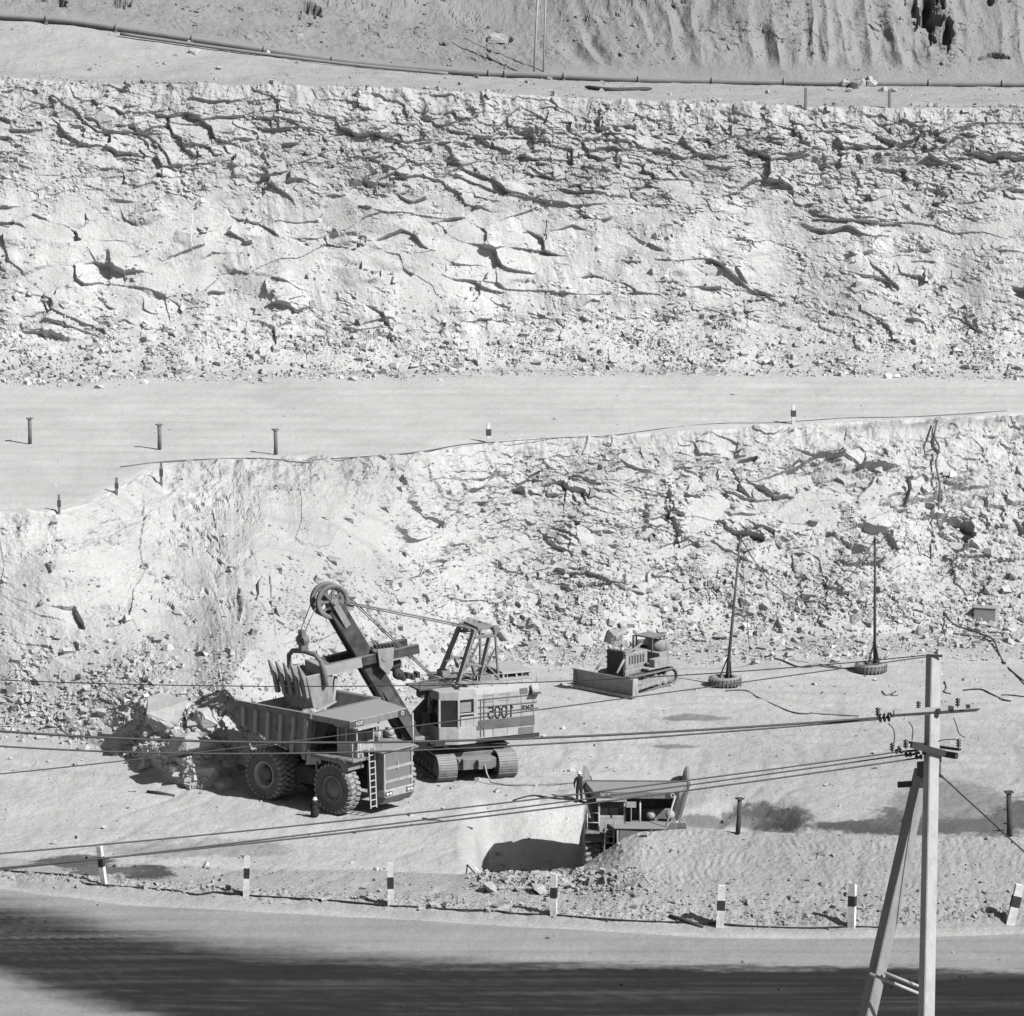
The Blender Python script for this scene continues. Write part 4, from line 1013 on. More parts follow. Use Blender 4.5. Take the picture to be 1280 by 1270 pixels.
# A-frame on the roof
m = MB()
for y in (-1.25, 1.25):
    ft = Vector((.95, y, 4.9)); top = Vector((-.55, y * .75, 7.75)); ft2 = Vector((-.75, y, 4.9)); kn = Vector((-1.35, y * .8, 6.95)); bk = Vector((-2.35, y, 4.9)); tb = Vector((-2.2, y * .8, 7.75))
    m.bar(ft, top, .16, .42, (0, 1, 0)); m.bar(ft2, Vector((-1.75, y * .78, 7.3)), .14, .38, (0, 1, 0)); m.bar(top + Vector((0, 0, -.35)), tb + Vector((0, 0, -.35)), .14, .34, (0, 1, 0))
    m.bar(Vector((.35, y * .92, 6.0)), Vector((-1.15, y * .9, 5.75)), .12, .22, (0, 1, 0)); m.bar(bk, tb, .13, .16, (0, 1, 0)); m.bar(Vector((.5, y * .95, 5.65)), Vector((-.1, y * .95, 5.95)), .12, .3, (0, 1, 0)); m.bar(Vector((-.5, y * .95, 5.3)), Vector((-.25, y * .95, 5.9)), .12, .3, (0, 1, 0))
    m.bar(Vector((-1.1, y * .9, 6.05)), Vector((-2.3, y, 5.1)), .1, .12, (0, 1, 0)); m.bar(Vector((-1.2, y * .9, 5.3)), Vector((-2.2, y * .85, 6.7)), .1, .1, (0, 1, 0))
m.tube([(-.6, -1.1, 7.75), (-.6, 1.1, 7.75)], .13, 8); m.tube([(-2.2, -1.1, 7.75), (-2.2, 1.1, 7.75)], .12, 8); m.bar((-.3, 0, 7.75), (-2.5, 0, 7.78), 1.3, .12)
m.lathe([(.03, -.1), (.26, -.1), (.26, .1), (.03, .1)], (-2.3, .95, 7.7), (0, 1, 0), 16); m.bar((-1.0, -1, 7.85), (-1.0, 1, 7.85), .3, .2)
m.v = [(.95 + (x - .95) * .76, y, z) for x, y, z in m.v]
m.build('roof_gantry', mat('gantry_grey', .24, .75, .2, 2, dust=.5), shovel, .01)
m = MB()
for y in (-.55, .55): m.tube([head - bd * .3 + bn * .6 + Vector((0, y, 0)), Vector((-.1, y, 7.85))], .045, 6)
split_build(m, ysign, 'suspension_rope', M_ROPE, shovel)
m = MB()
for y in (-.42, -.30, .30, .42): m.tube([head + bd * .25 + bn * .86 + Vector((0, y, 0)), Vector((1.3, y, 4.6))], .028, 5)
split_build(m, ysign, 'hoist_rope', M_ROPE, shovel)
# dipper with bail
bc = Vector((9.35, 0, 5.35)); Bz = rotz(R(22)) @ Matrix.Rotation(R(8), 3, 'Y')
def bk_(v): return bc + Bz @ Vector(v)
m = MB()
W = 1.22
outer = [(1.15, 1.0), (.75, -1.15), (-.75, -.95), (-.85, .75)]
for (xa, za), (xb, zb) in zip(outer[:1], outer[1:2]):
    m.prism([bk_(p) for p in ((xa, -W, za), (xa, W, za), (xb, W * .9, zb), (xb, -W * .9, zb))], Bz @ Vector((-.14, 0, 0)))
for s_ in (-1, 1): m.prism([bk_((x, s_ * W * (1 if z > 0 else .9), z)) for x, z in outer], Bz @ Vector((0, -s_ * .12, 0)))
m.prism([bk_(p) for p in ((-.85, -W, .75), (-.85, W, .75), (-.75, W * .9, -.95), (-.75, -W * .9, -.95))], Bz @ Vector((.14, 0, 0)))
dipper = m.build('dipper', mat('worn_dipper_steel', .36, .6, .25, 1.5, dust=.5, grime=.5), shovel, .03)
m = MB()
for k in range(5):
    y = -W * .92 + k * W * .46
    b0 = bk_((1.22, y, -.2)); b1 = bk_((1.32, y, .95)); b2 = bk_((1.62, y * 1.03, 1.75))
    m.bar(b0, b1, .26, .2, Bz @ Vector((1, 0, 0)))
    d = (b2 - b1); sdv = Bz @ Vector((0, 1, 0)); nv = d.cross(sdv).normalized()
    P = [b1 - sdv * .16 - nv * .14, b1 + sdv * .16 - nv * .14, b1 + sdv * .16 + nv * .14, b1 - sdv * .16 + nv * .14, b2 - sdv * .05 - nv * .03, b2 + sdv * .05 - nv * .03, b2 + sdv * .05 + nv * .03, b2 - sdv * .05 + nv * .03]
    m.add(P, [(3, 2, 1, 0), (4, 5, 6, 7), (0, 1, 5, 4), (1, 2, 6, 5), (2, 3, 7, 6), (3, 0, 4, 7)])
m.build('tooth', mat('tooth_steel', .30, .5, .25, 3), dipper)
for i in range(1): pass
m = MB(); m.bar(bk_((-.85, .9, -1.0)), bk_((.75, .9, -1.2)), .3, .12); m.bar(bk_((-.85, -.9, -1.0)), bk_((.75, -.9, -1.2)), .3, .12); m.prism([bk_(p) for p in ((-.95, -1.15, -1.02), (-.95, 1.15, -1.02), (.72, 1.15, -1.22), (.72, -1.15, -1.22))], Bz @ Vector((0, 0, -.1))); m.bar(bk_((-.8, 1.0, -1.05)), bk_((-1.2, 1.0, .3)), .16, .2); m.bar(bk_((-.8, -1.0, -1.05)), bk_((-1.2, -1.0, .3)), .16, .2)
m.build('dipper_door', mat('dipper_door', .44, .7, .2, 2), dipper, .02)
m = MB()
bail = [bk_((-.1, 1.36, .1)), bk_((-.05, 1.38, .9)), bk_((0, 1.25, 1.55)), bk_((0, .9, 1.85)), bk_((0, 0, 1.95)), bk_((0, -.9, 1.85)), bk_((0, -1.25, 1.55)), bk_((-.05, -1.38, .9)), bk_((-.1, -1.36, .1))]
m.tube(bail, .14, 8); m.box(bk_((0, 0, 2.25)), (.4, .5, .5)); m.lathe([(.05, -.2), (.34, -.2), (.34, .2), (.05, .2)], bk_((0, 0, 2.6)), Bz @ Vector((1, 0, 0)), 18); m.box(bk_((0, 0, 2.95)), (.25, .55, .4))
m.build('bail', mat('bail_steel', .2, .6, .25, 3), dipper, .01)
m = MB()
for y in (-.42, .42): m.tube([head + bd * .25 + Vector((.86, y, 0)), bk_((0, y * .4, 3.0))], .028, 5)
split_build(m, ysign, 'bail_rope', M_ROPE, shovel)
m = MB(); m.bar(hf + Vector((-.2, .8, -.2)), bk_((-.75, 1.0, -.9)), .16, .16); m.bar(hf + Vector((-.2, -.8, -.2)), bk_((-.75, -1.0, -.9)), .16, .16); m.box(hf + Vector((.1, 0, 0)), (.5, 2.1, .55)); split_build(m, ysign, 'pitch_brace', mat('worn_handle', .42), shovel, .01)
m = MB(); m.tube([up_((2.9, .3, 1.0)), up_((3.2, .35, .5)), up_((3.5, .5, .08)), up_((4.2, 1.2, .05)), up_((4.6, 2.6, .05)), up_((4.7, 4.5, .04)), up_((4.5, 7.5, .04)), up_((4.8, 10.5, .04))], .05, 6)
for ch_ in KIDS[shovel.name]:
    if ch_.name.split('.')[0] not in ('undercarriage', 'crawler_track'): ch_.location.z += .36
cb = m.build('trailing_cable', mat('pale_cable', .4, .8, .2, 4)); cb.location = shovel.location; cb.rotation_euler.z = SH; tag(cb, 'pale power cable trailing over the ground from the big shovel', 'cable')

# ------------------------------------------------------------------ bulldozer
dz = on_z(796, 858, 0)
DH = math.atan2(-.72, -.69)
dozer = empty('bulldozer', (dz.x, dz.y, .05), DH, 'old crawler bulldozer with a wide straight blade standing below the rock face', 'bulldozer')
def dtrack(y, L=4.3, H=1.05, W=.56, n=40):
    r = H / 2; m = MB(); half = L / 2 - r; per = 4 * half + 2 * math.pi * r
    for k in range(n):
        s_ = (k + .5) / n * per
        if s_ < 2 * half: p = (-half + s_, H); t = (1, 0)
        elif s_ < 2 * half + math.pi * r: a = (s_ - 2 * half) / r; p = (half + r * math.sin(a), r + r * math.cos(a)); t = (math.cos(a), -math.sin(a))
        elif s_ < 4 * half + math.pi * r: p = (half - (s_ - 2 * half - math.pi * r), 0); t = (-1, 0)
        else: a = (s_ - 4 * half - math.pi * r) / r; p = (-half - r * math.sin(a), r - r * math.cos(a)); t = (-math.cos(a), math.sin(a))
        nrm = Vector((-t[1], 0, t[0])); c = Vector((p[0], y, p[1])) - nrm * .04
        m.bar(c + Vector((0, -W / 2, 0)), c + Vector((0, W / 2, 0)), per / n * .92, .07, nrm); m.bar(c + Vector((0, -W / 2, 0)) + nrm * .05, c + Vector((0, W / 2, 0)) + nrm * .05, .04, .06, nrm)
    o = m.build('crawler_track', M_TRACK, dozer)
    q = MB(); q.box((0, y, .46), (L - 1.3, W * .5, .34)); q.box((-.3, y, .86), (.12, W * .5, .2)); q.box((.7, y, .86), (.12, W * .5, .2)); q.build('track_frame', M_DOZ, o)
    w_ = MB()
    for x in (-half, half): w_.lathe([(.02, -W * .36), (r * .5, -W * .34), (r * .84, -W * .2), (r * .84, W * .2), (r * .5, W * .34), (.02, W * .36)], (x, y, r), (0, 1, 0), 20)
    for k in range(5): w_.lathe([(.02, -W * .4), (.2, -W * .4), (.2, W * .4), (.02, W * .4)], (-1.1 + k * .55, y, .27), (0, 1, 0), 12)
    w_.build('track_roller', M_DOZ, o)
for y in (-1.15, 1.15): dtrack(y)
m = MB(); m.box((0, 0, .95), (3.8, 1.55, .7)); m.prism([(-.3, -.62, 1.3), (1.75, -.6, 1.3), (1.75, -.6, 2.25), (-.3, -.62, 2.3)], (0, 1.22, 0)); m.box((-1.45, 0, 1.55), (.9, 1.9, .9)); m.box((-.7, -1.15, 1.25), (2.4, .6, .1)); m.box((-.7, 1.15, 1.25), (2.4, .6, .1))
m.build('body', M_DOZ, dozer, .03)
m = MB(); m.box((1.85, 0, 1.72), (.24, 1.36, 1.5)); rg = m.build('radiator_guard', M_DARK, dozer, .02)
for s_ in (-1, 1):
    m = MB()
    for k in range(6): m.box((.1 + k * .25, s_ * .625, 1.85), (.12, .03, .5))
    m.build('engine_louvre', mat('louvre_dark', .10, .8, .3, 3), dozer)
    m = MB(); m.box((-.6, s_ * 1.2, 1.55), (1.2, .5, .5)); m.build('tool_box', M_DOZ, dozer, .03)
    m = MB(); m.lathe([(.02, -.08), (.1, -.06), (.12, .05), (.02, .06)], (1.9, s_ * .5, 2.6), (1, 0, 0), 12); m.build('headlight', M_LAMP, dozer)
m = MB(); m.lathe([(.02, -.75), (.42, -.72), (.42, .72), (.02, .75)], (-1.75, 0, 2.25), (0, 1, 0), 18); m.build('fuel_tank', M_DOZ, dozer)
m = MB()
for k in range(3): m.tube([(-.35, -.1 + k * .18, 1.6), (-.25, -.1 + k * .18, 2.35)], .025, 5)
m.build('control_lever', M_DARK, dozer)
m = MB(); m.box((-.75, -.3, 1.75), (.5, .5, .3)); m.box((-.95, -.3, 2.05), (.12, .5, .6)); m.build('seat', M_BLACK, dozer)
m = MB(); m.box((-1.2, 0, 2.95), (1.3, 1.5, .09)); 
for x, y in ((-.65, .65), (-.65, -.65), (-1.75, .65), (-1.75, -.65)): m.box((x, y, 2.5), (.08, .08, .9))
m.box((-1.78, 0, 2.25), (.08, 1.5, .5)); m.build('canopy', mat('dozer_canopy', .13, .8, .2, 3, dust=.6), dozer)
m = MB(); m.tube([(.6, .25, 2.25), (.6, .25, 3.25)], .07, 8); m.build('exhaust_pipe', M_DARK, dozer)
m = MB(); N = 10
ypts = 2.4
prof = [(.28 * ((k / N * 2 - 1) ** 2) , -.02 + 1.2 * k / N) for k in range(N + 1)]
V = []
for s_ in (-1, 1):
    for th in (0, -.07):
        V += [(2.75 + x + th, s_ * ypts, z) for x, z in prof]
n_ = N + 1; Fc = []
for k in range(N):
    Fc += [(k, k + 1, 2 * n_ + k + 1, 2 * n_ + k), (n_ + k, 3 * n_ + k, 3 * n_ + k + 1, n_ + k + 1), (k, n_ + k, n_ + k + 1, k + 1), (2 * n_ + k, 2 * n_ + k + 1, 3 * n_ + k + 1, 3 * n_ + k)]
Fc += [(0, 2 * n_, 3 * n_, n_), (N, n_ + N, 3 * n_ + N, 2 * n_ + N)]
m.add(V, Fc); m.bar((3.06, -2.4, .1), (3.06, 2.4, .1), .1, .16)
for s_ in (-1, 1): m.prism([(2.55, s_ * 2.4, .1), (3.08, s_ * 2.4, .02), (3.05, s_ * 2.4, 1.2), (2.6, s_ * 2.4, 1.1)], (0, s_ * .05, 0))
m.build('blade', mat('worn_blade', .42, .6, .2, 1.5, grime=.4), dozer)
m = MB()
for s_ in (-1, 1):
    m.bar((2.7, s_ * 1.85, .35), (-.3, s_ * 1.62, .5), .18, .24); m.bar((2.7, s_ * 2.1, .95), (1.1, s_ * 1.65, .5), .1, .1); m.tube([(2.72, s_ * .85, 1.3), (1.95, s_ * .72, 2.0)], .075, 8); m.bar((1.9, s_ * .75, 2.3), (.3, s_ * .66, 2.75), .08, .08)
split_build(m, ysign, 'push_arm', M_DOZ, dozer)

# ================================================================== ROCKS
def rock_variant(seed, sub=2):
    """angular broken block: the hull of a few random corners, with chipped faces"""
    r = random.Random(seed)
    bm = bmesh.new()
    for k in range(15):
        n = Vector((r.gauss(0, 1), r.gauss(0, 1), r.gauss(0, 1)))
        n = Vector([max(-.8, min(.8, c)) for c in n.normalized() * 1.25]) * r.uniform(.85, 1.15)
        bm.verts.new(n)
    h = bmesh.ops.convex_hull(bm, input=bm.verts)
    bmesh.ops.delete(bm, geom=[v for v in bm.verts if not v.link_faces], context='VERTS')
    bmesh.ops.triangulate(bm, faces=bm.faces)
    bmesh.ops.subdivide_edges(bm, edges=bm.edges, cuts=3, use_grid_fill=True)
    for v in bm.verts: v.co += Vector((r.gauss(0, .022), r.gauss(0, .022), r.gauss(0, .022)))
    sx, sy, sz = r.uniform(.9, 1.25), r.uniform(.8, 1.1), r.uniform(.65, .95)
    for v in bm.verts: v.co.x *= sx; v.co.y *= sy; v.co.z *= sz
    me = bpy.data.meshes.new('boulder'); bm.to_mesh(me); bm.free()
    me.materials.append(mat('boulder_stone', 0.52, 0.95, 0.14, 1.2, 0.05, 3.5, 0.05))
    return me
BV = [rock_variant(100 + k, 3) for k in range(8)]
def boulder(px, py, w, label, group=None, name='boulder', seed=None, squash=1.0, sink=.25, variant=None):
    """w: width in photograph pixels at that spot"""
    p = surf(px, py); s = (p.y / F) / CP * w / 2 * 1.0
    k = random.randrange(8) if variant is None else variant
    o = bpy.data.objects.new(name, BV[k]); COL.objects.link(o)
    o.scale = (s, s * random.uniform(.8, 1.1), s * squash); o.rotation_euler = (random.uniform(-.3, .3), random.uniform(-.3, .3), random.uniform(0, 6.3))
    o.location = (p.x, p.y + s * .35, p.z + s * squash * (.62 - sink))
    return tag(o, label, 'boulder', group)
# the big ones that rolled down beside the loaded truck
boulder(203, 905, 72, 'largest pale boulder lying left of the loaded truck, shadow under its left edge', variant=6, squash=1.0)
boulder(238, 945, 58, 'flat-faced pale boulder just behind the rear wheel of the loaded truck', variant=3, squash=1.1)
boulder(182, 958, 26, 'small rounded boulder at the left end of the rubble by the loaded truck', variant=5)
boulder(262, 965, 30, 'pale boulder touching the shadow behind the loaded truck', variant=2)
boulder(275, 985, 34, 'low broad boulder in front of the rubble heap by the rear truck wheel', variant=4, squash=.8)
boulder(258, 905, 34, 'boulder between the tail of the loaded truck and the scree', variant=6)
boulder(770, 803, 34, 'round pale boulder directly behind the bulldozer', variant=0)
boulder(806, 812, 26, 'boulder above the seat canopy of the bulldozer', variant=7)
boulder(730, 806, 24, 'boulder left of the bulldozer radiator at the foot of the face', variant=2)
boulder(667, 786, 34, 'broad pale boulder at the foot of the face behind the big shovel', variant=4)
boulder(602, 790, 44, 'long boulder seen through the roof gantry of the shovel', variant=1, squash=.8)
boulder(905, 798, 20, 'small square boulder left of the first tyre-based mast', variant=3)
boulder(1075, 690, 52, 'large grey layered boulder jutting from the lower face beside the right mast', variant=6, squash=.6, sink=.5)
boulder(612, 1113, 20, 'dark-sided boulder on the lip of the dug-out left of the truck', variant=5)
boulder(676, 1116, 22, 'upright stone standing just left of a striped post', variant=3, squash=1.2)
boulder(690, 1121, 16, 'boulder half hidden behind the middle striped post', variant=7)
boulder(1072, 108, 30, 'biggest block of the stone heap beside the pipeline', variant=0, squash=.7)
for px, py, w in ((1055, 106, 16), (1090, 106, 16), (1086, 100, 12), (1102, 112, 10), (1063, 113, 10), (1040, 111, 8), (1115, 113, 8)):
    boulder(px, py, w, 'smaller block in the stone heap beside the pipeline', 'blocks of the stone heap by the pipeline')
boulder(245, 66, 14, 'lone stone on the dusty slope below the pipeline', variant=2)
boulder(275, 85, 9, 'little stone near the edge of the upper bench', variant=3)
boulder(620, 50, 26, 'pale block sticking out of the hillside above the pipeline', variant=1, squash=.7)
boulder(375, 48, 12, 'stone at the mouth of the hollow above the pipeline', variant=5)
def strew(n, box, wr, label, group, cond=None):
    done = 0
    for _ in range(n * 6):
        px = random.uniform(box[0], box[1]); py = random.uniform(box[2], box[3])
        if cond and not cond(px, py): continue
        boulder(px, py, wr[0] + (wr[1] - wr[0]) * random.random() ** 3, label, group); done += 1
        if done >= n: break
def toe_y(px): return float(np.interp(px, [0, 100, 170, 258, 340, 400, 470, 540, 620, 680, 760, 900, 1060, 1200, 1280], [912, 925, 948, 990, 950, 915, 875, 840, 809, 804, 806, 792, 797, 786, 790]))
strew(70, (560, 1280, 690, 806), (7, 22), 'pale angular block in the rubble at the foot of the lower face', 'blocks at the foot of the lower face', lambda x, y: toe_y(x) - 80 < y < toe_y(x) + 2)
strew(40, (150, 300, 860, 990), (5, 24), 'pale stone in the rubble heap beside the loaded truck', 'stones of the rubble heap by the loaded truck', lambda x, y: abs(y - (900 + (x - 170) * .6)) < 40)
strew(30, (0, 1280, 425, 466), (6, 14), 'pale block in the scree at the foot of the upper face', 'blocks at the foot of the upper face')
strew(26, (600, 900, 1095, 1122), (5, 13), 'dark clod on the lip of the dug-out near the striped posts', 'clods on the lip of the dug-out')
strew(16, (0, 1280, 1105, 1150), (4, 8), 'small stone along the edge of the near road', 'stones along the near road', lambda x, y: abs(y - float(np.interp(x, [0, 306, 690, 898, 1280], [1100, 1120, 1146, 1160, 1155]))) < 8)

# loose rubble nobody could count: thousands of small stones in one object
def rubble():
    base = []
    for k in range(6):
        r = np.random.default_rng(k + 50)
        V = np.array([(x, y, z) for x in (-1, 1) for y in (-1, 1) for z in (-1, 1)], float) * .8
        V *= r.uniform(.45, 1.2, (8, 3)); V *= np.array([1.3, 1.0, .75]); base.append(V)
    Fi = np.array([(0, 1, 3), (0, 3, 2), (4, 6, 7), (4, 7, 5), (0, 4, 5), (0, 5, 1), (2, 3, 7), (2, 7, 6), (0, 2, 6), (0, 6, 4), (1, 5, 7), (1, 7, 3)])
    t = T
    w = np.zeros((NR, NC))
    cl = sstep(-0.1, 0.35, fbm(X / 3.2, Sf / 3.0, 4, 90)); cl2 = sstep(0.05, 0.4, fbm(X / 2.0, Sf / 1.6, 4, 92))
    w += 1.7 * sstep(6.75, 7.0, t) * (1 - sstep(7.7, 8.5, t)) * (0.2 + cl) * (1 - 0.75 * np.clip(soft, 0, 1))
    w += 0.28 * sstep(7.5, 8.2, t) * (1 - sstep(8.9, 9.0, t)) * cl2
    w += 1.2 * sstep(10.85, 11.0, t) * (1 - sstep(11.6, 12.3, t)) * (0.2 + cl)
    w += 0.30 * sstep(11.8, 12.4, t) * (1 - sstep(12.9, 13.1, t)) * cl2
    w += 0.7 * np.exp(-((t - 13.2) / .2) ** 2) * cl + 0.10 * sstep(13.2, 14, t) * (1 - sstep(15, 16, t)) * cl2
    w += 0.35 * np.exp(-((t - 16.6) / .5) ** 2) * cl2
    w += 0.9 * np.exp(-((t - 2.05) / .25) ** 2) + 0.16 * sstep(2.1, 2.4, t) * (1 - sstep(3.2, 4, t)) * (.3 + cl)
    w += 2.5 * lip + 0.06 * sstep(3.5, 4, t) * (1 - sstep(6.5, 6.9, t)) * (0.2 + cl2) + 0.02 * (t < 1) * cl2
    w += 0.012 * sstep(9.2, 9.5, t) * (1 - sstep(10.5, 10.9, t)) * cl2
    area = np.abs(np.gradient(GX, axis=1)) * np.sqrt(np.gradient(GY, axis=0) ** 2 + np.gradient(GZ, axis=0) ** 2)
    w *= area
    w[:, (A < -.17) | (A > .17)] = 0
    w[:2] = 0; w[-2:] = 0
    N = 60000
    cdf = np.cumsum(w.ravel()); idx = np.searchsorted(cdf, RNG.random(N) * cdf[-1])
    P = np.stack([GX.ravel()[idx], GY.ravel()[idx], GZ.ravel()[idx]], -1) + RNG.uniform(-.06, .06, (N, 3)) * np.array([1, 1, 0])
    tt = T.ravel()[idx]
    sz = np.clip(0.045 + 0.05 * RNG.pareto(2.4, N), .04, .30) * np.where(tt < 6.6, .55, 1.0) * np.where((tt > 9.1) & (tt < 10.85), .6, 1.0) * np.where((tt > 13), .8, 1.0)
    sz *= np.where((lip.ravel()[idx] > .4), 1.5, 1.0)
    a, b, c = RNG.uniform(0, 6.28, (3, N))
    ca, sa, cb_, sb = np.cos(a), np.sin(a), np.cos(b), np.sin(b)
    M = np.empty((N, 3, 3)); M[:, 0, 0] = ca; M[:, 0, 1] = -sa * cb_; M[:, 0, 2] = sa * sb; M[:, 1, 0] = sa; M[:, 1, 1] = ca * cb_; M[:, 1, 2] = -ca * sb; M[:, 2, 0] = 0; M[:, 2, 1] = sb; M[:, 2, 2] = cb_
    which = RNG.integers(0, 6, N); BV_ = np.array(base)[which]
    V = np.einsum('nij,nkj->nki', M, BV_) * sz[:, None, None] + P[:, None, :]
    V[:, :, 2] += (sz * .3)[:, None]
    Fa = (Fi[None] + (np.arange(N) * 8)[:, None, None]).reshape(-1, 3).astype(np.int32)
    me = bpy.data.meshes.new('rubble')
    me.vertices.add(N * 8); me.vertices.foreach_set('co', V.astype(np.float32).ravel())
    me.loops.add(Fa.size); me.loops.foreach_set('vertex_index', Fa.ravel())
    me.polygons.add(len(Fa)); me.polygons.foreach_set('loop_start', np.arange(len(Fa), dtype=np.int32) * 3)
    me.polygons.foreach_set('use_smooth', np.zeros(len(Fa), bool))
    me.update(calc_edges=True)
    al = np.repeat(np.clip(ALB.ravel()[idx] * RNG.uniform(.86, 1.12, N), .02, .7), 8).astype(np.float32)
    at_ = me.attributes.new('albedo', 'FLOAT', 'POINT'); at_.data.foreach_set('value', al)
    at_ = me.attributes.new('rough', 'FLOAT', 'POINT'); at_.data.foreach_set('value', np.full(N * 8, .02, np.float32))
    me.materials.append(M_GROUND)
    o = bpy.data.objects.new('rubble', me); COL.objects.link(o)
    tag(o, 'loose broken stones scattered over scree, floor and road edges', 'rubble', kind='stuff')
rubble()

# ================================================================== POSTS
M_WHITE = mat('chipped_white_paint', .80, .85, .25, 4, .01, 15, grime=.3)
M_BAND = mat('black_band', .05, .85, .6, 7)
M_WOOD = mat('weathered_wood', .20, .9, .25, 3, .01, 20)
M_WOODD = mat('dark_weathered_wood', .085, .9, .3, 3, .01, 20)
def plank_post(px, base, top, w, label, lean=0.0, banded=True):
    p = surf(px, base); sc = p.y / CP / F
    h = (base - top) * sc / .985 + .12; b = w * sc
    root = empty('marker_post', (p.x, p.y, p.z - .1), random.uniform(-.5, .1), label, 'post', 'striped marker posts along the near road')
    root.rotation_euler.y = lean + random.uniform(-.025, .025); root.rotation_euler.x = random.uniform(-.05, .05)
    m = MB(); H = h + .1; d = b * .8; bf = random.uniform(.54, .64); bh = random.uniform(.2, .27)
    jag = [random.uniform(-.06, .06) for _ in range(4)]
    P = [(-b / 2, -d / 2, 0), (b / 2, -d / 2, 0), (b / 2, d / 2, 0), (-b / 2, d / 2, 0)]
    Q = [(x * .97, y * .97, H * .5 + random.uniform(-.02, .02)) for x, y, _ in P]
    Tt = [(x * .95, y * .95, H + jag[i]) for i, (x, y, _) in enumerate(P)]
    c = (0, 0, H - .12)
    m.add(P + Q + Tt + [c], [(0, 1, 5, 4), (1, 2, 6, 5), (2, 3, 7, 6), (3, 0, 4, 7), (4, 5, 9, 8), (5, 6, 10, 9), (6, 7, 11, 10), (7, 4, 8, 11), (8, 9, 12), (9, 10, 12), (10, 11, 12), (11, 8, 12)])
    m.build('shaft', M_WHITE, root)
    m = MB(); m.box((0, 0, H * bf), (b * 1.04, d * 1.04, H * bh)); m.build('painted_band', M_BAND, root)
plank_post(129, 1104, 1058, 7, 'striped post leaning left beside the dark puddle stains', -.10)
plank_post(306, 1118, 1071, 7, 'striped post standing straight below the loaded truck, second from the left', .02)
plank_post(487, 1130, 1079, 8, 'slim striped post with a notched top left of the dug-out', 0)
plank_post(690, 1143, 1093, 8, 'striped post in front of the dark clods by the dug-out', .02)
plank_post(898, 1156, 1108, 10, 'broad striped post standing before the tracked earth bank', .03)
plank_post(1066, 1158, 1106, 9, 'striped post just left of the concrete power pole', .0)
plank_post(1264, 1152, 1104, 11, 'striped post leaning right at the right edge of the photo', .24)
def wood_post(px, base, top, w, label, group, m_, cap=True, name='wooden_post', lean=0.0):
    p = surf(px, base); sc = p.y / CP / F; h = (base - top) * sc / .985; r = w * sc / 2
    root = empty(name, (p.x, p.y, p.z - .1), random.uniform(0, 1), label, 'post', group); root.rotation_euler.y = lean
    m = MB(); m.tube([(0, 0, 0), (.02, 0, h * .5), (0, .01, h + .06)], [r * 1.05, r, r * .95], 9); m.build('shaft', m_, root)
    if cap:
        m = MB(); m.box((0, 0, h + .1), (r * 3.0, r * 2.6, .08)); m.build('cap', m_, root)
wood_post(920, 1041, 996, 6, 'dark timber post on the bank crest beside the large oily stain', 'dark posts on the bank crest', M_WOODD, lean=.06)
wood_post(1263, 1043, 987, 7, 'dark timber post on the bank crest at the end of the stay wire', 'dark posts on the bank crest', M_WOODD, lean=-.03)
for px, b, t_, l in ((39, 553, 521, 'grey timber post at the far left of the haul road'), (198, 560, 529, 'grey timber post on the haul road, middle one of three'), (346, 566, 535, 'grey timber post on the haul road above the scree slope')):
    wood_post(px, b, t_, 5, l, 'grey posts beside the haul road', M_WOOD)
def stake(px, base, top, w, label, cat, m_, m2=None, name='marker_stake', group=None):
    p = surf(px, base); sc = p.y / CP / F; h = (base - top) * sc / .985; b = w * sc
    root = empty(name, (p.x, p.y, p.z - .1), .2, label, cat, group)
    m = MB(); m.box((0, 0, (h + .1) / 2), (b, b * .7, h + .1)); m.build('shaft', m_, root)
    if m2: m = MB(); m.box((0, 0, h * .62), (b * 1.5, b * .9, h * .32)); m.build('painted_band', m2, root)
stake(612, 552, 527, 4, 'striped stake on the crest in the middle of the lower face', 'stake', M_WHITE, M_WOODD, group='stakes along the lower crest')
stake(993, 528, 504, 4, 'striped stake on the crest towards the right of the haul road', 'stake', M_WHITE, M_WOODD, group='stakes along the lower crest')
stake(75, 640, 616, 3, 'thin stake at the edge of the ramp, lowest of three', 'stake', M_WOOD, M_WOODD, group='thin stakes along the ramp edge')
stake(147, 616, 595, 3, 'thin stake at the edge of the ramp, between two others', 'stake', M_WOOD, M_WOODD, group='thin stakes along the ramp edge')
stake(203, 606, 577, 3, 'thin stake at the top of the ramp edge near the crest', 'stake', M_WOOD, M_WOODD, group='thin stakes along the ramp edge')
stake(1008, 136, 111, 3, 'dark stake on the upper crest left of the stone heap', 'stake', M_WOOD, group='stakes on the upper crest')
stake(1113, 133, 111, 3, 'dark stake on the upper crest right of the stone heap', 'stake', M_WOOD, group='stakes on the upper crest')
def tall(px0, base, px1, w, label):
    p = surf(px0, base); q = on_y(px1, -60, p.y + 1.0); m = MB(); r = w * p.y / F / 2
    m.tube([p - Vector((0, 0, .3)), p * .5 + q * .5, q], [r, r * .9, r * .8], 8); tag(m.build('mast_pole', mat('pale_pole', .5, .8, .15, 3)), label, 'pole')
tall(669, 93, 675, 3, 'taller pale pole standing by the pipeline on the upper bench'); tall(681, 88, 684, 2.2, 'thinner pale pole behind the pipeline, right of its twin')

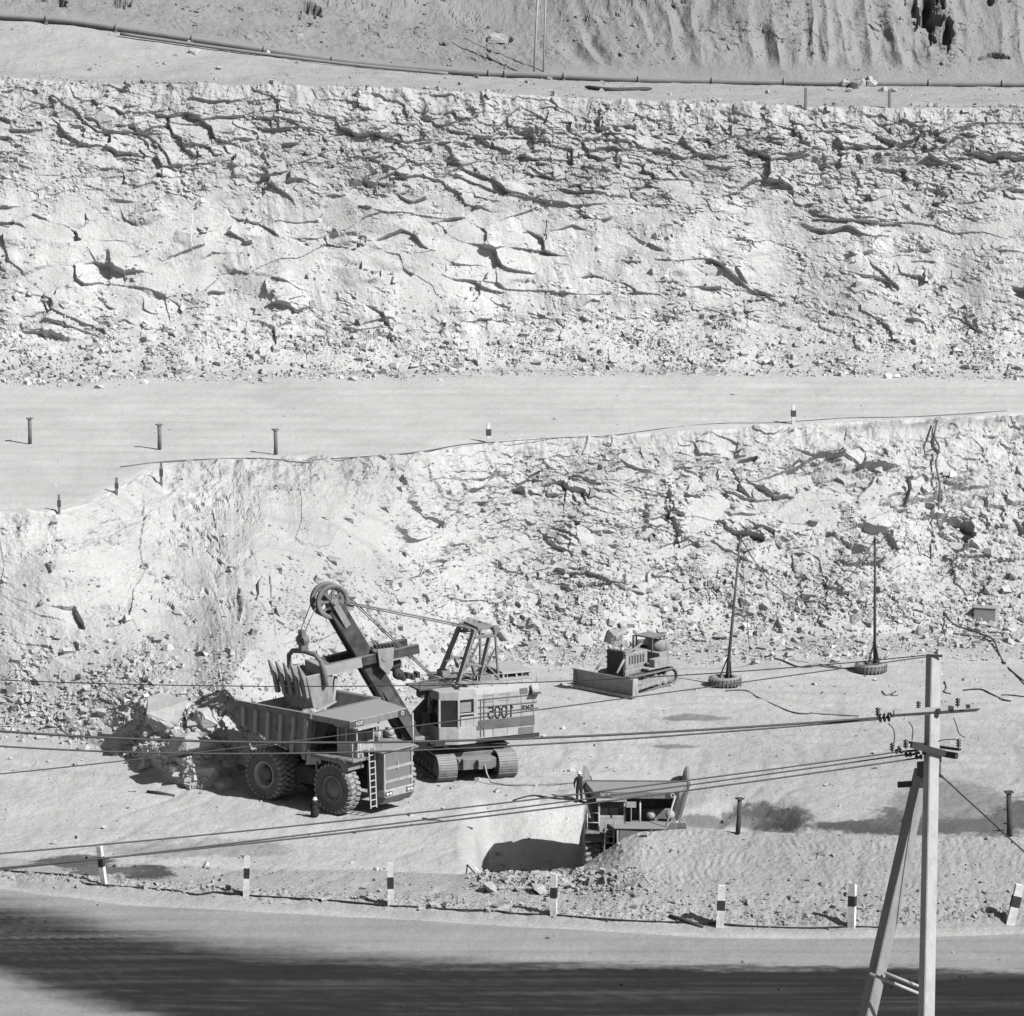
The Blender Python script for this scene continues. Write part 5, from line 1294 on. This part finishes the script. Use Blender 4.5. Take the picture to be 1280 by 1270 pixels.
# ================================================================== PIPELINE
M_PIPE = mat('dusty_steel_pipe', .20, .8, .2, 1.0, dust=.5, dustv=.42)
def pline(pts, n=6):
    """smooth curve through points"""
    pts = [Vector(p) for p in pts]; out = []
    for i in range(len(pts) - 1):
        p0, p1, p2, p3 = pts[max(i - 1, 0)], pts[i], pts[i + 1], pts[min(i + 2, len(pts) - 1)]
        for k in range(n):
            t = k / n; out.append(.5 * ((2 * p1) + (p2 - p0) * t + (2 * p0 - 5 * p1 + 4 * p2 - p3) * t * t + (3 * p1 - p0 - 3 * p2 + p3) * t ** 3))
    out.append(pts[-1]); return out
pp = [on_y(px, py, 353) for px, py in ((-70, 16), (0, 20), (60, 24), (100, 28), (160, 37), (200, 43), (300, 58), (400, 73), (500, 84), (600, 91.5), (670, 94), (800, 100), (900, 102), (1000, 103.5), (1130, 105), (1280, 105.5), (1360, 106))]
pipe = empty('pipeline', (0, 0, 0), 0, 'long steel pipeline with flanges running along the upper bench', 'pipeline')
pc = pline(pp, 5); m = MB(); m.tube(pc, .26, 12); m.build('pipe_run', M_PIPE, pipe)
for px in (58, 145, 240, 330, 415, 611, 631, 705, 798, 890, 980, 1060, 1161, 1253):
    k = min(range(len(pc)), key=lambda i: abs(640 + F * pc[i].x / (pc[i].y * CP - (pc[i].z - CAMZ) * SP) - px))
    d = (pc[min(k + 1, len(pc) - 1)] - pc[max(k - 1, 0)]).normalized(); c = on_y(px, float(np.interp(px, [project(q)[0] for q in pc], [project(q)[1] for q in pc])), 353)
    m = MB(); m.tube([c - d * .07, c + d * .07], .36, 12); m.box(c - Vector((0, 0, .32)), (.25, .6, .3)); m.build('flange', M_PIPE, pipe)
pq = pline([on_y(px, py, 351.5) for px, py in ((150, 42), (260, 58), (350, 70), (450, 82), (560, 92))], 6)
m = MB(); m.tube(pq, .13, 8); tag(m.build('thin_pipe', M_PIPE), 'thin second pipe lying against the left part of the pipeline', 'pipe')
m = MB(); hs = pline([surf(733, 109) + Vector((0, 0, .15)), surf(765, 112) + Vector((0, 0, .12)), surf(812, 111) + Vector((0, 0, .12))], 5); m.tube(hs, [.05] + [.15] * (len(hs) - 2) + [.08], 8); tag(m.build('pipe_offcut', M_WOODD), 'dark bent length of pipe lying at the edge of the upper bench', 'pipe')

# ================================================================== CABLES ON THE GROUND
M_CABLE = mat('black_rubber_cable', .04, .8, .3, 6)
M_CABLEG = mat('dusty_cable', .14, .85, .3, 6)
def ground_cable(pts, w, label, m_=None, name='ground_cable', cat='cable', n=6, lift=.0):
    P = []
    for px, py in pts:
        p = surf(px, py); P.append(p + Vector((0, 0, .03)))
    if lift:      # hangs free in front of the face
        yy = np.polyfit([q[1] for q in pts], [p.y for p in P], 2); P = [on_y(px, py, float(np.polyval(yy, py)) - lift) for px, py in pts]
    C = pline(P, n); r = w * C[0].y / F / 2
    m = MB(); m.tube(C, r, 6); return tag(m.build(name, m_ or M_CABLE), label, cat)
ground_cable([(-30, 1085), (60, 1091), (84, 1094), (105, 1103), (130, 1106), (170, 1109), (215, 1113), (245, 1117), (270, 1114), (305, 1119)], 3, 'black hose lying along the left end of the near road edge')
ground_cable([(310, 1119), (360, 1122), (420, 1126), (487, 1131), (505, 1133), (560, 1136), (620, 1138), (640, 1141), (690, 1142)], 2.5, 'black hose along the road edge between the left striped posts')
ground_cable([(692, 1142), (730, 1146), (790, 1150), (850, 1153), (898, 1155), (940, 1157), (1010, 1159), (1066, 1158), (1100, 1158)], 2.5, 'black hose along the road edge in front of the tracked bank')
ground_cable([(150, 582), (200, 576), (260, 573), (330, 572), (380, 577), (400, 573), (460, 569), (520, 564), (580, 554), (620, 552)], 1.6, 'cable snaking along the crest of the lower face', M_CABLEG)
ground_cable([(625, 551), (700, 546), (760, 543), (830, 534), (900, 528), (970, 527), (1060, 521), (1150, 519), (1260, 512)], 1.0, 'thin cable lying on the right part of the haul road edge', M_CABLEG)
ground_cable([(1172, 525), (1168, 545), (1174, 560), (1170, 580), (1175, 610), (1172, 650), (1176, 664)], 2.4, 'cable hanging down the lower face below the crest at right', M_CABLEG, 'hanging_cable', lift=.5)
ground_cable([(1163, 680), (1164, 700), (1170, 730), (1177, 758), (1192, 780), (1215, 788), (1235, 796), (1243, 802), (1256, 830), (1285, 855)], 2.2, 'cable running from the rock face down across the floor at right', M_CABLEG, 'hanging_cable', lift=.25)
ground_cable([(1188, 790), (1210, 794), (1238, 796), (1258, 792), (1262, 797), (1240, 800), (1215, 796), (1208, 788), (1228, 789), (1250, 791), (1244, 795), (1222, 792)], 3, 'tangled coil of cable in front of the grey box', M_CABLEG, 'cable_coil')
ground_cable([(935, 808), (950, 818), (975, 824), (1000, 832), (1022, 833), (1055, 834), (1085, 834)], 2.2, 'cable lying on the floor between the two tyre-based masts', M_CABLEG)
ground_cable([(905, 862), (930, 862), (945, 870), (985, 888), (1010, 892)], 2, 'cable running forward from the foot of the left mast', M_CABLEG)
ground_cable([(1010, 890), (1040, 892), (1075, 894)], 1.6, 'short piece of cable on the floor right of the left mast', M_CABLEG)
ground_cable([(1182, 851), (1184, 858), (1182, 864), (1190, 866)], 2, 'small kinked scrap of cable near the pole top', M_CABLEG)
ground_cable([(1205, 862), (1225, 860), (1238, 866), (1250, 873), (1262, 875)], 2.2, 'cable curving over the floor near the right edge', M_CABLE)
ground_cable([(1250, 868), (1265, 868), (1290, 872)], 2, 'cable end entering the floor from the right edge', M_CABLE)
ground_cable([(1104, 862), (1110, 868), (1122, 863), (1116, 868), (1124, 868)], 1.6, 'tangle of wire on the floor left of the pole', M_CABLEG)
ground_cable([(640, 999), (668, 994), (692, 998), (722, 1001), (735, 1003)], 2.6, 'black cable on the ground at the feet of the standing man', M_CABLE)
ground_cable([(586, 1080), (597, 1096), (604, 1102)], 2, 'thin stick of wire on the slope left of the dug-out', M_CABLE)
def log(a, b, w, label, m_=None, name='log', cat='log'):
    A_ = surf(*a); B_ = surf(*b); r = w * A_.y / F / 2
    A_ += Vector((0, 0, r * .8)); B_ += Vector((0, 0, r * .8)); m = MB(); m.tube([A_, A_ * .6 + B_ * .4 + Vector((0, 0, .04)), B_], [r, r * 1.1, r * .8], 8); tag(m.build(name, m_ or M_WOODD), label, cat)
log((530, 1023), (592, 1036), 4, 'long dark timber lying on the ground in front of the shovel')
log((185, 989), (220, 994), 4, 'short dark timber on the ground left of the loaded truck')
log((838, 1145), (878, 1158), 5, 'dark rail offcut lying behind the near road hose', None, 'rail_offcut', 'scrap')
log((10, 913), (60, 921), 5, 'dark beam at the foot of the left slope', None, 'beam', 'beam') if False else None
# grey box by the coil
bp_ = surf(1232, 777); s_ = bp_.y / CP / F
bx_ = empty('equipment_box', (bp_.x, bp_.y + .5, bp_.z), R(-18), 'pale grey equipment box on the floor at the foot of the face', 'box')
m = MB(); m.box((0, 0, .52), (1.45, .9, .85)); m.build('cabinet', mat('box_grey', .42, .7, .1, 2), bx_, .03)
m = MB(); m.box((0, 0, .975), (1.55, 1.0, .06)); m.build('lid', mat('box_grey', .42), bx_, .01)
for dx in (-.6, .6): m = MB(); m.box((dx, 0, .06), (.12, .9, .12)); m.build('skid', M_WOODD, bx_)
m = MB(); m.box((-.74, 0, .5), (.03, .5, .5)); m.build('door', mat('box_dark', .15, .8), bx_)

# ================================================================== MASTS ON TYRES
def mast(base, tyre, top, label, seed):
    p = on_z(tyre[0], tyre[1], 0.0); p = surf(*tyre); p = Vector((p.x, p.y + .9, p.z))
    root = empty('cable_mast', p, random.uniform(0, 6), label, 'mast', 'tyre-based cable masts on the pit floor')
    Ri = rotz(-root.rotation_euler.z)
    m = MB(); m.lathe([(.45, .05), (.75, 0), (.93, .08), (1.0, .28), (.93, .5), (.75, .58), (.48, .55), (.45, .05)], (0, 0, 0), (0, 0, 1), 32)
    for k in range(26):
        t = 2 * math.pi * k / 26; d = Vector((math.cos(t), math.sin(t), 0)); m.bar(d * .97 + Vector((0, 0, .08)), d * .97 + Vector((0, 0, .5)), .1, .08, d)
    m.build('tyre_base', mat('old_tyre', .17, .95, .2, 3, dust=.6), root)
    sc = p.y / CP / F; h = (base[1] - top[1]) * sc / .985 + .55; lean = Ri @ Vector(((top[0] - base[0]) * sc, 0, 0)); b0 = Ri @ Vector(((base[0] - tyre[0]) * sc, 0, 0))
    m = MB(); m.tube([b0 + Vector((0, 0, .2)), b0 + lean * .5 + Vector((0, 0, h * .5)), b0 + lean + Vector((0, 0, h))], [.11, .085, .06], 10); pole_ = m.build('pole', M_WOODD if seed else mat('mast_wood', .13, .9, .25, 3), root)
    m = MB()
    for k in range(10): z = h * (.35 + .06 * k); m.bar(b0 + lean * z / h + Vector((-.13, 0, z)), b0 + lean * z / h + Vector((.13, 0, z)), .025, .025)
    m.build('climbing_rung', M_DARK, pole_)
    for k in range(3):
        t = 2 * math.pi * k / 3 + .4; m = MB(); m.bar(b0 + Vector((math.cos(t) * .42, math.sin(t) * .42, .5)), b0 + lean * .18 + Vector((math.cos(t) * .07, math.sin(t) * .07, 1.75)), .08, .08); m.build('brace', M_DARK, root)
    m = MB(); m.box(b0 + lean + Vector((0, 0, h - .15)), (.4, .08, .08)); m.build('cross_piece', M_DARK, root)
    M4 = Matrix.Translation(p) @ Matrix.Rotation(root.rotation_euler.z, 4, 'Z')
    return M4 @ (b0 + lean + Vector((0, 0, h - .12)))
t1 = mast((911, 848), (909, 859), (927, 670), 'left tyre-based mast, its pole leaning right', 0)
t2 = mast((1096, 830), (1091, 842), (1094, 671), 'right tyre-based mast with an upright pole, in front of the big layered boulder', 1)
def sag(a, b, s, n=20):
    return [a.lerp(b, k / n) - Vector((0, 0, s * 4 * (k / n) * (1 - k / n))) for k in range(n + 1)]
m = MB(); m.tube(sag(t1, t2, 3.9, 26), .035, 6); tag(m.build('overhead_cable', M_CABLEG), 'slack cable sagging between the two tyre-based masts', 'cable')
m = MB(); c0 = t1.copy(); fz = surf(935, 800); m.tube(sag(t1, t1 + Vector((.55, -.2, -6.4)), .0, 4) + [t1 + Vector((.6, -.1, -7.2))], .02, 5); tag(m.build('drop_wire', M_CABLEG), 'thin wire dropping beside the pole of the left mast', 'wire')

# ================================================================== POWER POLE AND LINES
M_CONC = mat('pole_concrete', .52, .9, .12, 2.5, .008, 20, grime=.22)
M_CONCD = mat('leg_concrete', .36, .9, .15, 2.0, .008, 20, grime=.3)
M_STEEL = mat('dark_line_hardware', .05, .6, .3, 5, spec=.4)
M_ARM = mat('galvanised_arm', .5, .55, .15, 3, spec=.4)
M_INS = mat('dark_glass_insulator', .03, .25, .2, 5, spec=.5)
PD = 95.0
TZ = 29.4
top_ = on_d(1167, 820, PD); bot_ = on_d(1158, 1262, PD - 1.2); d_ = (bot_ - top_).normalized(); gr = top_ + d_ * ((TZ - .8 - top_.z) / d_.z)
pole = empty('power_pole', (gr.x, gr.y, TZ), 0, 'concrete power pole with a slanted bracing leg in the right foreground', 'power pole')
def L(v): return Vector(v) - Vector((gr.x, gr.y, TZ))
phi = R(27); Xd = Vector((math.cos(phi), math.sin(phi), 0)); Yd = Vector((-math.sin(phi), math.cos(phi), 0))
def sqbar(a, b, wa, wb, name, m_, ux, bev=.02, fade=1.0):
    d = (b - a).normalized(); u = (ux - d * ux.dot(d)).normalized(); v = d.cross(u)
    P = [a + u * i * wa / 2 + v * j * wa / 2 * fade for i, j in ((-1, -1), (1, -1), (1, 1), (-1, 1))] + [b + u * i * wb / 2 + v * j * wb / 2 * fade for i, j in ((-1, -1), (1, -1), (1, 1), (-1, 1))]
    m = MB(); m.add(P, [(3, 2, 1, 0), (4, 5, 6, 7), (0, 1, 5, 4), (1, 2, 6, 5), (2, 3, 7, 6), (3, 0, 4, 7)]); return m.build(name, m_, pole, bev)
sqbar(L(gr) - Vector((0, 0, .3)), L(top_), .27, .245, 'shaft', M_CONC, Xd)
leg_t = on_d(1153, 962, PD + .15); leg_b0 = on_d(1083, 1275, PD + .5); dl = (leg_b0 - leg_t).normalized(); leg_b = leg_t + dl * ((TZ - .3 - leg_t.z) / dl.z)
sqbar(L(leg_b), L(leg_t), .30, .26, 'bracing_leg', M_CONCD, Vector((math.cos(R(35)), math.sin(R(35)), 0)))
for da, pxa, pxb in ((-.17, (1087, 1217), (1161, 1247)), (.25, (1106, 1216), (1166, 1240))):
    m = MB(); m.tube([L(on_d(*pxa, PD + da)), L(on_d(*pxb, PD + da))], .035, 8); m.build('tie_rod', M_ARM, pole)
m = MB(); m.bar(L(on_d(1122, 981, PD + .2)), L(on_d(1150, 979, PD + .2)), .1, .11); m.build('stub_bolt', M_STEEL, pole)
m = MB(); m.box(L(on_d(1161, 962, PD - .03)), (.36, .36, .3), rotz(phi)); m.build('joint_clamp', M_STEEL, pole)
a0 = on_d(1117, 892, PD - .55); a1 = on_d(1221, 884.5, PD + .02)
m = MB(); m.bar(L(a0), L(a1), .07, .15); m.build('upper_crossarm', M_ARM, pole)
m = MB(); m.bar(L(a0) + Vector((-.05, -.06, -.02)), L(a1) + Vector((.05, -.06, -.02)), .03, .03); m.build('arm_edge', M_STEEL, pole)
def pin(px, py, dpt, hgt=.19):
    m = MB(); o = L(on_d(px, py, dpt)); pr = [(.012, 0)]
    for k in range(3): z = .03 + k * .055; pr += [(.02, z), (.055, z + .012), (.045, z + .035), (.02, z + .04)]
    pr += [(.03, hgt), (.005, hgt + .01)]; m.lathe(pr, o, (0, 0, 1), 14); m.build('pin_insulator', M_INS, pole)
pin(1097, 896, PD - .2); pin(1148, 888, PD - .25); pin(1197, 884, PD - .3); pin(1198, 935, PD - .5); pin(1115, 940, PD - .6); pin(1132, 936, PD - .5)
def strain(px, py, dpt, dr, r=.085, n=2):
    m = MB(); o = L(on_d(px, py, dpt)); pr = []
    for k in range(n): z = k * .09; pr += [(.02, z), (r, z + .02), (r * .8, z + .06), (.02, z + .07)]
    m.lathe(pr, o, dr, 16); m.build('strain_insulator', M_INS, pole)
strain(1113, 896.5, PD - .5, (-1, -.1, -.05), .10, 3); strain(1126, 935, PD - .7, (-1, .1, 0), .05, 1)
m = MB(); m.tube([L(on_d(1121, 893, PD - .5)), L(on_d(1106, 897, PD - .45))], .03, 6); m.tube([L(on_d(1145, 938, PD - .6)), L(on_d(1124, 940, PD - .65))], .025, 6); m.tube([L(on_d(1150, 941, PD - .5)), L(on_d(1134, 944.5, PD - .5))], .025, 6); split_build(m, lambda c: round(c.x * 3), 'strain_rod', M_STEEL, pole); strain(1128, 939, PD - .6, (-1, -.2, 0), .055, 2); strain(1140, 943, PD - .4, (-1, -.2, 0), .055, 2); strain(1153, 946, PD - .3, (-1, -.2, 0), .055, 2)
for q0, q1, dd, w_, h_ in (((1139, 931), (1181, 942), (-.7, -.4), .08, .13), ((1162, 939), (1196, 945), (.45, -.2), .08, .12), ((1170, 933), (1200, 937), (.3, -.3), .07, .05), ((1137, 928), (1160, 931), (-.6, -.2), .06, .05)):
    m = MB(); m.bar(L(on_d(*q0, PD + dd[0])), L(on_d(*q1, PD + dd[1])), w_, h_); m.build('lower_crossarm', M_STEEL, pole)
m = MB(); m.box(L(on_d(1171, 950, PD - .24)), (.2, .05, .18), rotz(phi)); m.build('bracket_plate', mat('bracket_plate', .2, .7, .2), pole)
for pts in (((1110, 904), (1117, 912), (1118, 924), (1116, 937)), ((1136, 902), (1141, 911), (1140, 926)), ((1192, 897), (1196, 908), (1199, 917), (1206, 922)), ((1166, 930), (1178, 925), (1195, 924))):
    m = MB(); m.tube(pline([L(on_d(*p, PD - .35)) for p in pts], 5), .012, 5); m.build('jumper_wire', M_STEEL, pole)
for px, py in ((1112, 893), (1121, 889), (1171, 894), (1173, 888), (1210, 883), (1155, 941), (1146, 939)):
    m = MB(); m.box(L(on_d(px, py, PD - .3)), (.08, .08, .07)); m.build('clamp_bolt', M_STEEL, pole)
m = MB(); m.bar(L(on_d(1158, 819, PD - .16)), L(on_d(1178, 820, PD - .16)), .03, .05); m.build('top_bracket', M_STEEL, pole)
def wire(pts, w, d0, d1, label):
    """pts from the pole leftwards; the line runs from the pole to the next one beyond the frame, coming a little nearer"""
    P = [on_d(px, py, d0 + (d1 - d0) * (pts[0][0] - px) / 1500.0) for px, py in pts]
    C = pline(P, 8); r = w * d0 / F / 2
    m = MB(); m.tube(C, r, 6); tag(m.build('power_line', M_STEEL), label, 'power line', 'overhead wires of the foreground line')
def smooth_fit(pts, x0, x1, n=22, deg=3):
    x = np.array([p[0] for p in pts], float); y = np.array([p[1] for p in pts], float); c = np.polyfit((x - 600) / 600, y, deg); xs = np.linspace(x0, x1, n); return [(float(a), float(np.polyval(c, (a - 600) / 600))) for a in xs]
wire(smooth_fit([(1099, 897.5), (900, 910), (680, 923), (470, 928), (260, 926), (60, 918), (0, 914)], 1099, -420), 3.0, PD - .2, PD - 14, 'thick wire from the left tip of the upper crossarm, upper of the pair')
wire(smooth_fit([(1099, 899.5), (900, 914), (680, 931), (470, 940), (260, 941), (0, 933)], 1099, -420), 2.2, PD - .25, PD - 10, 'wire from the upper crossarm hanging just under the thick one')
wire(smooth_fit([(1160, 820), (1055, 836), (886, 859), (680, 886), (457, 914), (300, 935), (170, 950), (0, 967)], 1160, -420), 1.5, PD, PD - 8, 'thin wire from the pole top slanting down to the left edge')
wire(smooth_fit([(1158, 819), (1074, 827), (942, 838), (790, 848), (680, 852), (330, 858), (150, 855), (0, 850)], 1158, -420), 1.4, PD, PD + 6, 'thin nearly level wire from the pole top')
wire(smooth_fit([(1122, 940), (860, 975), (640, 1003), (320, 1037), (0, 1067)], 1122, -420, deg=2), 1.9, PD - .7, PD - 12, 'uppermost of the three wires from the lower crossarm')
wire(smooth_fit([(1132, 944.5), (860, 980), (640, 1009), (320, 1054), (0, 1086)], 1132, -420, deg=2), 1.9, PD - .5, PD - 10, 'middle of the three wires from the lower crossarm')
wire(smooth_fit([(1150, 948), (860, 987), (640, 1015), (320, 1056), (0, 1084)], 1150, -420, deg=2), 2.1, PD - .3, PD - 13, 'lowest of the three wires from the lower crossarm')
P = pline([on_d(1166, 962, PD - .3), on_d(1180, 973, PD - .5), on_d(1215, 1005, PD - 1.0), on_d(1262, 1048, PD - 1.6), on_d(1340, 1120, PD - 2.4)], 8)
m = MB(); m.tube(P, [.030] * 8 + [.016] * (len(P) - 8), 6); tag(m.build('stay_wire', M_STEEL), 'stay wire slanting down to the right from the pole joint', 'wire')

# ================================================================== PEOPLE
def person(loc, rz, joints, edges, radii, label, coat, helmet_at, legs=None, extra=None):
    root = empty('person', loc, rz, label, 'person')
    me = bpy.data.meshes.new('body'); me.from_pydata(joints, edges, []); me.materials.append(coat)
    o = bpy.data.objects.new('body', me); COL.objects.link(o); o.parent = root; KIDS.setdefault(root.name, []).append(o)
    sk = o.modifiers.new('skin', 'SKIN'); sk.use_smooth_shade = True
    me.validate()
    if not me.skin_vertices: 
        bm = bmesh.new(); bm.from_mesh(me); bm.verts.layers.skin.verify(); bm.to_mesh(me); bm.free()
    for v, r in zip(me.skin_vertices[0].data, radii): v.radius = (r if not isinstance(r, tuple) else r[0], r if not isinstance(r, tuple) else r[1])
    me.skin_vertices[0].data[0].use_root = True
    ss_ = o.modifiers.new('sub', 'SUBSURF'); ss_.levels = 1; ss_.render_levels = 1
    return root
M_COAT = mat('dark_work_clothes', .035, .9, .3, 6, .01, 12)
M_SKIN = mat('weathered_skin', .20, .7, .1, 8)
M_HELM = mat('white_helmet', .75, .5, .05, 5)
def head_parts(root, c, face, r=.1, tilt=0):
    c = Vector(c); f = Vector(face).normalized(); sd_ = f.cross(Vector((0, 0, 1))).normalized()
    m = MB(); m.lathe([(.005, -.135), (.055, -.12), (.078, -.06), (.092, 0), (.095, .05), (.08, .1), (.005, .125)], c, (0, 0, 1), 16)
    m.prism([c + f * .085 + sd_ * .018 + Vector((0, 0, -.02)), c + f * .085 - sd_ * .018 + Vector((0, 0, -.02)), c + f * .085 + Vector((0, 0, .03))], f * .03)
    for s_ in (-1, 1): m.lathe([(.005, -.012), (.03, -.01), (.03, .01), (.005, .012)], c + sd_ * s_ * .09, sd_, 8)
    h = m.build('head', M_SKIN, root)
    e = MB()
    for s_ in (-1, 1): e.lathe([(.004, 0), (.012, .002), (.004, .008)], c + f * .088 + sd_ * s_ * .033 + Vector((0, 0, .012)), f, 8)
    e.bar(c + f * .086 + sd_ * -.025 + Vector((0, 0, -.065)), c + f * .086 + sd_ * .025 + Vector((0, 0, -.065)), .008, .008); e.build('eyes_and_mouth', M_BLACK, h)
    q = MB(); q.lathe([(.145, .03), (.142, .045), (.118, .05), (.115, .09), (.095, .145), (.05, .175), (.004, .182)], c, (0, 0, 1), 20)
    q.prism([c + f * .12 + sd_ * .08 + Vector((0, 0, .035)), c + f * .12 - sd_ * .08 + Vector((0, 0, .035)), c + f * .19 - sd_ * .05 + Vector((0, 0, .03)), c + f * .19 + sd_ * .05 + Vector((0, 0, .03))], (0, 0, .012)); q.build('helmet', M_HELM, root)
def hand(root, wrist, d, up):
    wrist = Vector(wrist); d = Vector(d).normalized(); up = Vector(up); sd_ = d.cross(up).normalized(); up = sd_.cross(d)
    m = MB(); m.tube([wrist, wrist + d * .05, wrist + d * .095], [.026, .04, .036], 8)
    for k, (ln_, o_) in enumerate(((.075, -.030), (.085, -.010), (.08, .011), (.06, .030))):
        b = wrist + d * .09 + sd_ * o_; m.tube([b, b + d * ln_ * .5 - up * .008, b + d * ln_ * .8 - up * .035, b + d * ln_ * .85 - up * .055], [.010, .0095, .009, .007], 6)
    b = wrist + d * .03 - sd_ * .035; m.tube([b, b + d * .03 - sd_ * .03 - up * .01, b + d * .065 - sd_ * .035 - up * .025], [.013, .011, .008], 6); m.build('hand', M_SKIN, root)
# standing man by the second truck, back half turned
pf = surf(726, 1003)
J = [(0, 0, .92), (0, .01, 1.12), (0, .02, 1.32), (0, .015, 1.45), (0, .01, 1.53), (.10, 0, .86), (.115, -.01, .48), (.12, .02, .09), (.13, -.13, .04), (-.10, 0, .86), (-.12, .0, .48), (-.13, .03, .09), (-.14, -.12, .04), (.19, .02, 1.40), (.27, -.03, 1.13), (.22, -.18, .96), (-.19, .02, 1.40), (-.26, .02, 1.12), (-.24, -.1, .88)]
E = [(0, 1), (1, 2), (2, 3), (3, 4), (0, 5), (5, 6), (6, 7), (7, 8), (0, 9), (9, 10), (10, 11), (11, 12), (3, 13), (13, 14), (14, 15), (3, 16), (16, 17), (17, 18)]
Rr = [(.17, .13), (.165, .12), (.18, .125), (.11, .09), .055, .11, .085, .06, .05, .11, .085, .06, .05, .08, .062, .045, .08, .062, .045]
man1 = person((pf.x, pf.y, pf.z - .01), R(195), J, E, Rr, 'man in dark work clothes and white helmet standing left of the half-hidden truck', M_COAT, None)
head_parts(man1, (0, -.02, 1.62), (.2, -1, 0)); hand(man1, (.22, -.19, .95), (-.1, -.4, -.9), (1, 0, 0)); hand(man1, (-.24, -.11, .87), (0, -.15, -1), (-1, 0, 0))
# man crouching at the front wheel of the loaded truck, seen from behind
pf = surf(391, 1020)
J = [(0, .0, .34), (0, .07, .50), (0, .13, .68), (0, .14, .76), (0, .14, .82), (.11, .04, .30), (.15, .34, .42), (.14, .20, .09), (.14, .30, .04), (-.11, .04, .30), (-.15, .34, .40), (-.14, .18, .09), (-.14, .28, .04), (.18, .13, .72), (.25, .22, .50), (.16, .40, .42), (-.18, .13, .72), (-.25, .22, .50), (-.16, .40, .42)]
Rr = [(.19, .16), (.18, .15), (.18, .13), (.11, .09), .055, .12, .085, .06, .05, .12, .085, .06, .05, .08, .062, .045, .08, .062, .045]
man2 = person((pf.x, pf.y, pf.z - .01), R(-8), J, E, Rr, 'man in dark coat and white helmet crouching at the front wheel of the loaded truck', M_COAT, None)
m = MB(); m.lathe([(.20, .5), (.215, .3), (.225, .12), (.215, .08), (.17, .08), (.17, .3)], (0, .05, 0), (0, 0, 1), 18); m.build('coat_skirt', M_COAT, man2)
head_parts(man2, (0, .16, .91), (0, 1, -.1)); hand(man2, (.16, .41, .42), (-.3, .9, 0), (0, 0, 1)); hand(man2, (-.16, .41, .42), (.3, .9, 0), (0, 0, 1))
print('DONE')
